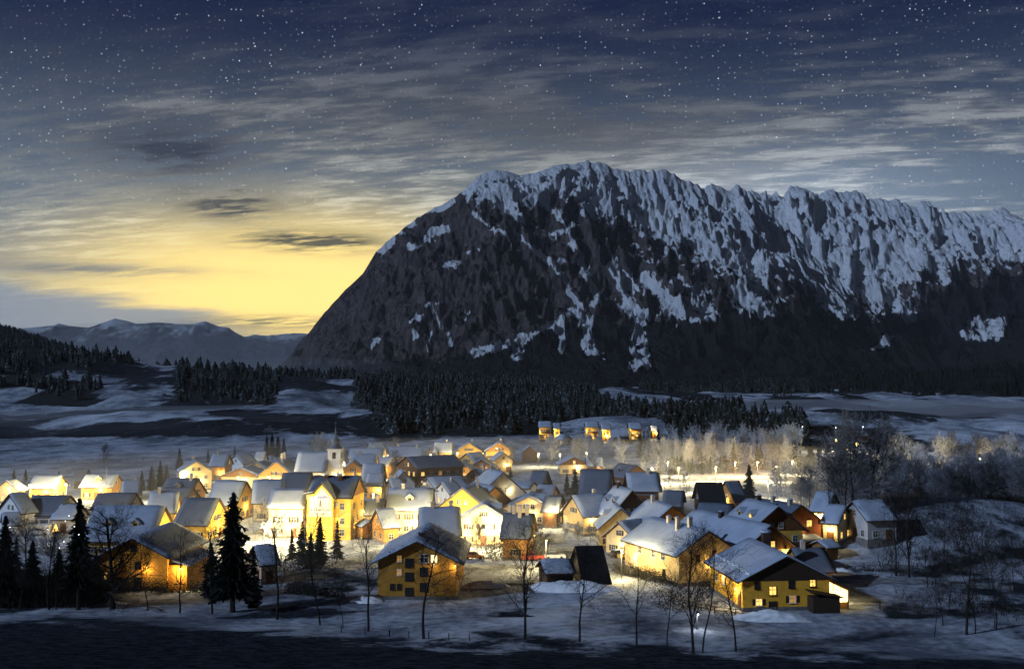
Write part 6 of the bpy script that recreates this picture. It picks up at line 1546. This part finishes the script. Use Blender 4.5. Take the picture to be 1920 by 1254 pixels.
# flag by the painted inn
P = at(493, 985, 0.0)
fl = empty('flagpole', (P.x, P.y, 0)); tag(fl, 'white flag on a pole beside the dazzling white wall', 'flag')
q = MB(); q.lathe([(0.08, -0.3), (0.05, 7.2)], 0, 0, 6); q.build('pole', M['frame_white'], fl)
q = MB(); q.prism([(0.06, 0, 6.9), (0.25, 0.02, 5.9), (0.75, 0.1, 5.2), (0.55, 0.06, 4.4), (0.06, 0, 4.2)], (0, 0.03, 0)); q.build('banner', M['white'], fl)
P = at(104, 1004, 0.0)
lt = empty('lit_tree_ornament', (P.x, P.y, gz(P.x, P.y))); tag(lt, 'small glowing yellow tree-shaped light in the left garden', 'ornament')
q = MB(); q.lathe([(0.06, 0.0), (0.06, 0.9)], 0, 0, 6); q.build('stem', M['bark'], lt)
q = MB(); q.lathe([(0.75, 0.9), (0.55, 1.3), (0.35, 1.8), (0.04, 2.5)], 0, 0, 10); q.build('cone', M['bulb_small'], lt)
add_light('lamp_light', lt, (0, -1.2, 1.6), 120)
# heaps of cleared snow
def heap(label, u, v, w_, d_, h_, seed):
    P = at_g(u, v, 0.0); g = gz(P.x, P.y); n = 26
    V, F = [], []
    xx, yy = np.meshgrid(np.linspace(-1, 1, n + 1), np.linspace(-1, 1, n + 1)); r2_ = np.minimum(1.0, np.hypot(xx, yy))
    zz = h_ * np.maximum(0.0, 1 - r2_ ** 2) ** 0.8 * (0.55 + 0.9 * fbm(xx * 5 + seed, yy * 5, 3, seed)) - 0.12
    V = np.stack([xx.ravel() * w_, yy.ravel() * d_, zz.ravel()], 1).tolist()
    for j in range(n):
        for i in range(n):
            a = j * (n + 1) + i; F.append((a, a + 1, a + n + 2, a + n + 1))
    o = mesh_obj('snow_heap', V, F, M['pile_snow'], None, None, True); o.location = (P.x, P.y, g); tag(o, label, 'snow heap', 'heaps of cleared snow')
heap('broad lumpy snow heap in front of the black barn', 1075, 1105, 9, 3, 1.6, 2)
heap('snow heap before the front wall of the right house', 1440, 1158, 6, 2.4, 1.1, 3)
heap('small snow heap left of the nearest ochre house', 688, 1128, 3, 2.0, 0.8, 4)
heap('rounded snow heap right of the nearest ochre house', 910, 1100, 4.5, 2.0, 1.0, 5)
heap('snow heap beside the low orange-walled house', 1575, 1075, 3, 1.6, 1.0, 6)
heap('long bright snow bank behind the leftmost trees', 150, 1133, 8, 1.6, 0.9, 7)
# ------------------------------------------------------------------ trodden paths and lanes
mr, t, b = new_mat('packed_snow')
p_ = geopos(t); n1_ = t.noise(p_, 0.9, 6, 0.65); n2_ = t.noise(p_, 5.0, 4, 0.7)
t.put(b.inputs['Base Color'], t.mix(t.rng(t.add(t.mul(n1_, 0.6), t.mul(n2_, 0.4)), 0.38, 0.62), (0.085, 0.085, 0.088), (0.30, 0.32, 0.35)))
b.inputs['Roughness'].default_value = 0.75
bump(t, b, n2_, 0.8, 0.08)
def lane(name, pts, w_):
    P = [at_g(u, v, 0.0) for u, v in pts]; Q = []
    for a, b_ in zip(P[:-1], P[1:]):
        n = max(2, int((b_ - a).length / 0.8))
        Q += [a.lerp(b_, i / n) for i in range(n)]
    Q.append(P[-1]); V, F = [], []
    xy = np.array([(q.x, q.y) for q in Q])
    for _ in range(12): xy[1:-1] = (xy[:-2] + xy[1:-1] * 2 + xy[2:]) / 4
    d = np.gradient(xy, axis=0); d /= np.linalg.norm(d, axis=1, keepdims=True) + 1e-9; nrm = np.stack([-d[:, 1], d[:, 0]], 1)
    offs = np.array([-1, -0.62, -0.5, -0.36, 0, 0.36, 0.5, 0.62, 1]) * w_ / 2; rut = np.array([0.10, 0.10, 0.03, 0.10, 0.13, 0.10, 0.03, 0.10, 0.10])
    for i in range(len(xy)):
        e = (fbm(xy[i:i + 1, 0] / 2, xy[i:i + 1, 1] / 2, 2, 5)[0] - 0.5) * 0.8
        for k, o in enumerate(offs):
            q = xy[i] + nrm[i] * (o * (1 + (e if abs(o) > w_ * 0.45 else 0))); V.append((q[0], q[1], 0.0, rut[k]))
    V = np.array(V); z = ground_z(V[:, 0], V[:, 1]) + V[:, 3]
    m = len(offs)
    F = np.array([(i * m + k, i * m + k + 1, (i + 1) * m + k + 1, (i + 1) * m + k) for i in range(len(xy) - 1) for k in range(m - 1)])
    o = link(bpy.data.objects.new(name, np_mesh(name, np.stack([V[:, 0], V[:, 1], z], 1), F, mr)))
    tag(o, kind='structure')
lane('path', [(1562, 1112), (1600, 1096), (1660, 1088), (1760, 1092), (1900, 1104)], 4.0)
lane('road', [(640, 1066), (720, 1058), (875, 1062), (1000, 1064), (1140, 1052), (1185, 1048)], 5.0)
lane('path', [(1240, 1108), (1290, 1128), (1345, 1140), (1390, 1152)], 2.6)
lane('road', [(0, 1035), (120, 1032), (240, 1026)], 4.0)
# ------------------------------------------------------------------ haze
hm = bpy.data.materials.new('valley_haze')
hm.use_nodes = True
hm.node_tree.nodes.clear()
T_ = NT(hm.node_tree)
pv = T_.node('ShaderNodeVolumePrincipled')
pv.inputs['Color'].default_value = (0.80, 0.87, 1.0, 1)
pv.inputs['Density'].default_value = 2.2e-5
pv.inputs['Anisotropy'].default_value = 0.25
oo = T_.node('ShaderNodeOutputMaterial')
hm.node_tree.links.new(pv.outputs[0], oo.inputs['Volume'])
hb = MB(); hb.box(-9500, 9500, -200, 13500, -120, 1600)
tag(hb.build('haze', hm), 'pale evening haze filling the whole valley', None, None, 'stuff')
# low banks of mist lying in the valley, seen by lamp and moonlight
def mist(label, x, y, z, rx, ry, rzz, dens, rot=0.0):
    m = bpy.data.materials.new('mist'); m.use_nodes = True; m.node_tree.nodes.clear(); q = NT(m.node_tree)
    v = q.node('ShaderNodeVolumePrincipled'); v.inputs['Color'].default_value = (0.88, 0.92, 1.0, 1); v.inputs['Density'].default_value = dens; v.inputs['Anisotropy'].default_value = 0.2
    o_ = q.node('ShaderNodeOutputMaterial'); m.node_tree.links.new(v.outputs[0], o_.inputs['Volume'])
    mb = MB(); mb.lathe([(math.sin(a) * 1.0 + 0.001, -math.cos(a)) for a in np.linspace(0.02, math.pi - 0.02, 14)], 0, 0, 28)
    o = mb.build('mist', m, None, True); o.location = (x, y, z); o.scale = (rx, ry, rzz); o.rotation_euler = (0, 0, rot)
    tag(o, label, None, None, 'stuff')
mist('thin mist added over the village for lamp glow', -10, 330, 0, 200, 150, 16, 0.0010)  # this bank is put in to give the village lamps halos
mist('bluish mist bank beyond the lamps at the right', 330, 1050, 0, 330, 260, 13, 0.0045)
mist('pale mist lying on the meadows left behind the village', -230, 860, 0, 230, 240, 12, 0.0022)
mist('mist bank at the left foot of the mountain', -760, 3900, 10, 560, 420, 95, 0.00035)
mist('veil of mist before the distant range at the left', -2100, 6900, 60, 1700, 900, 330, 0.00034)
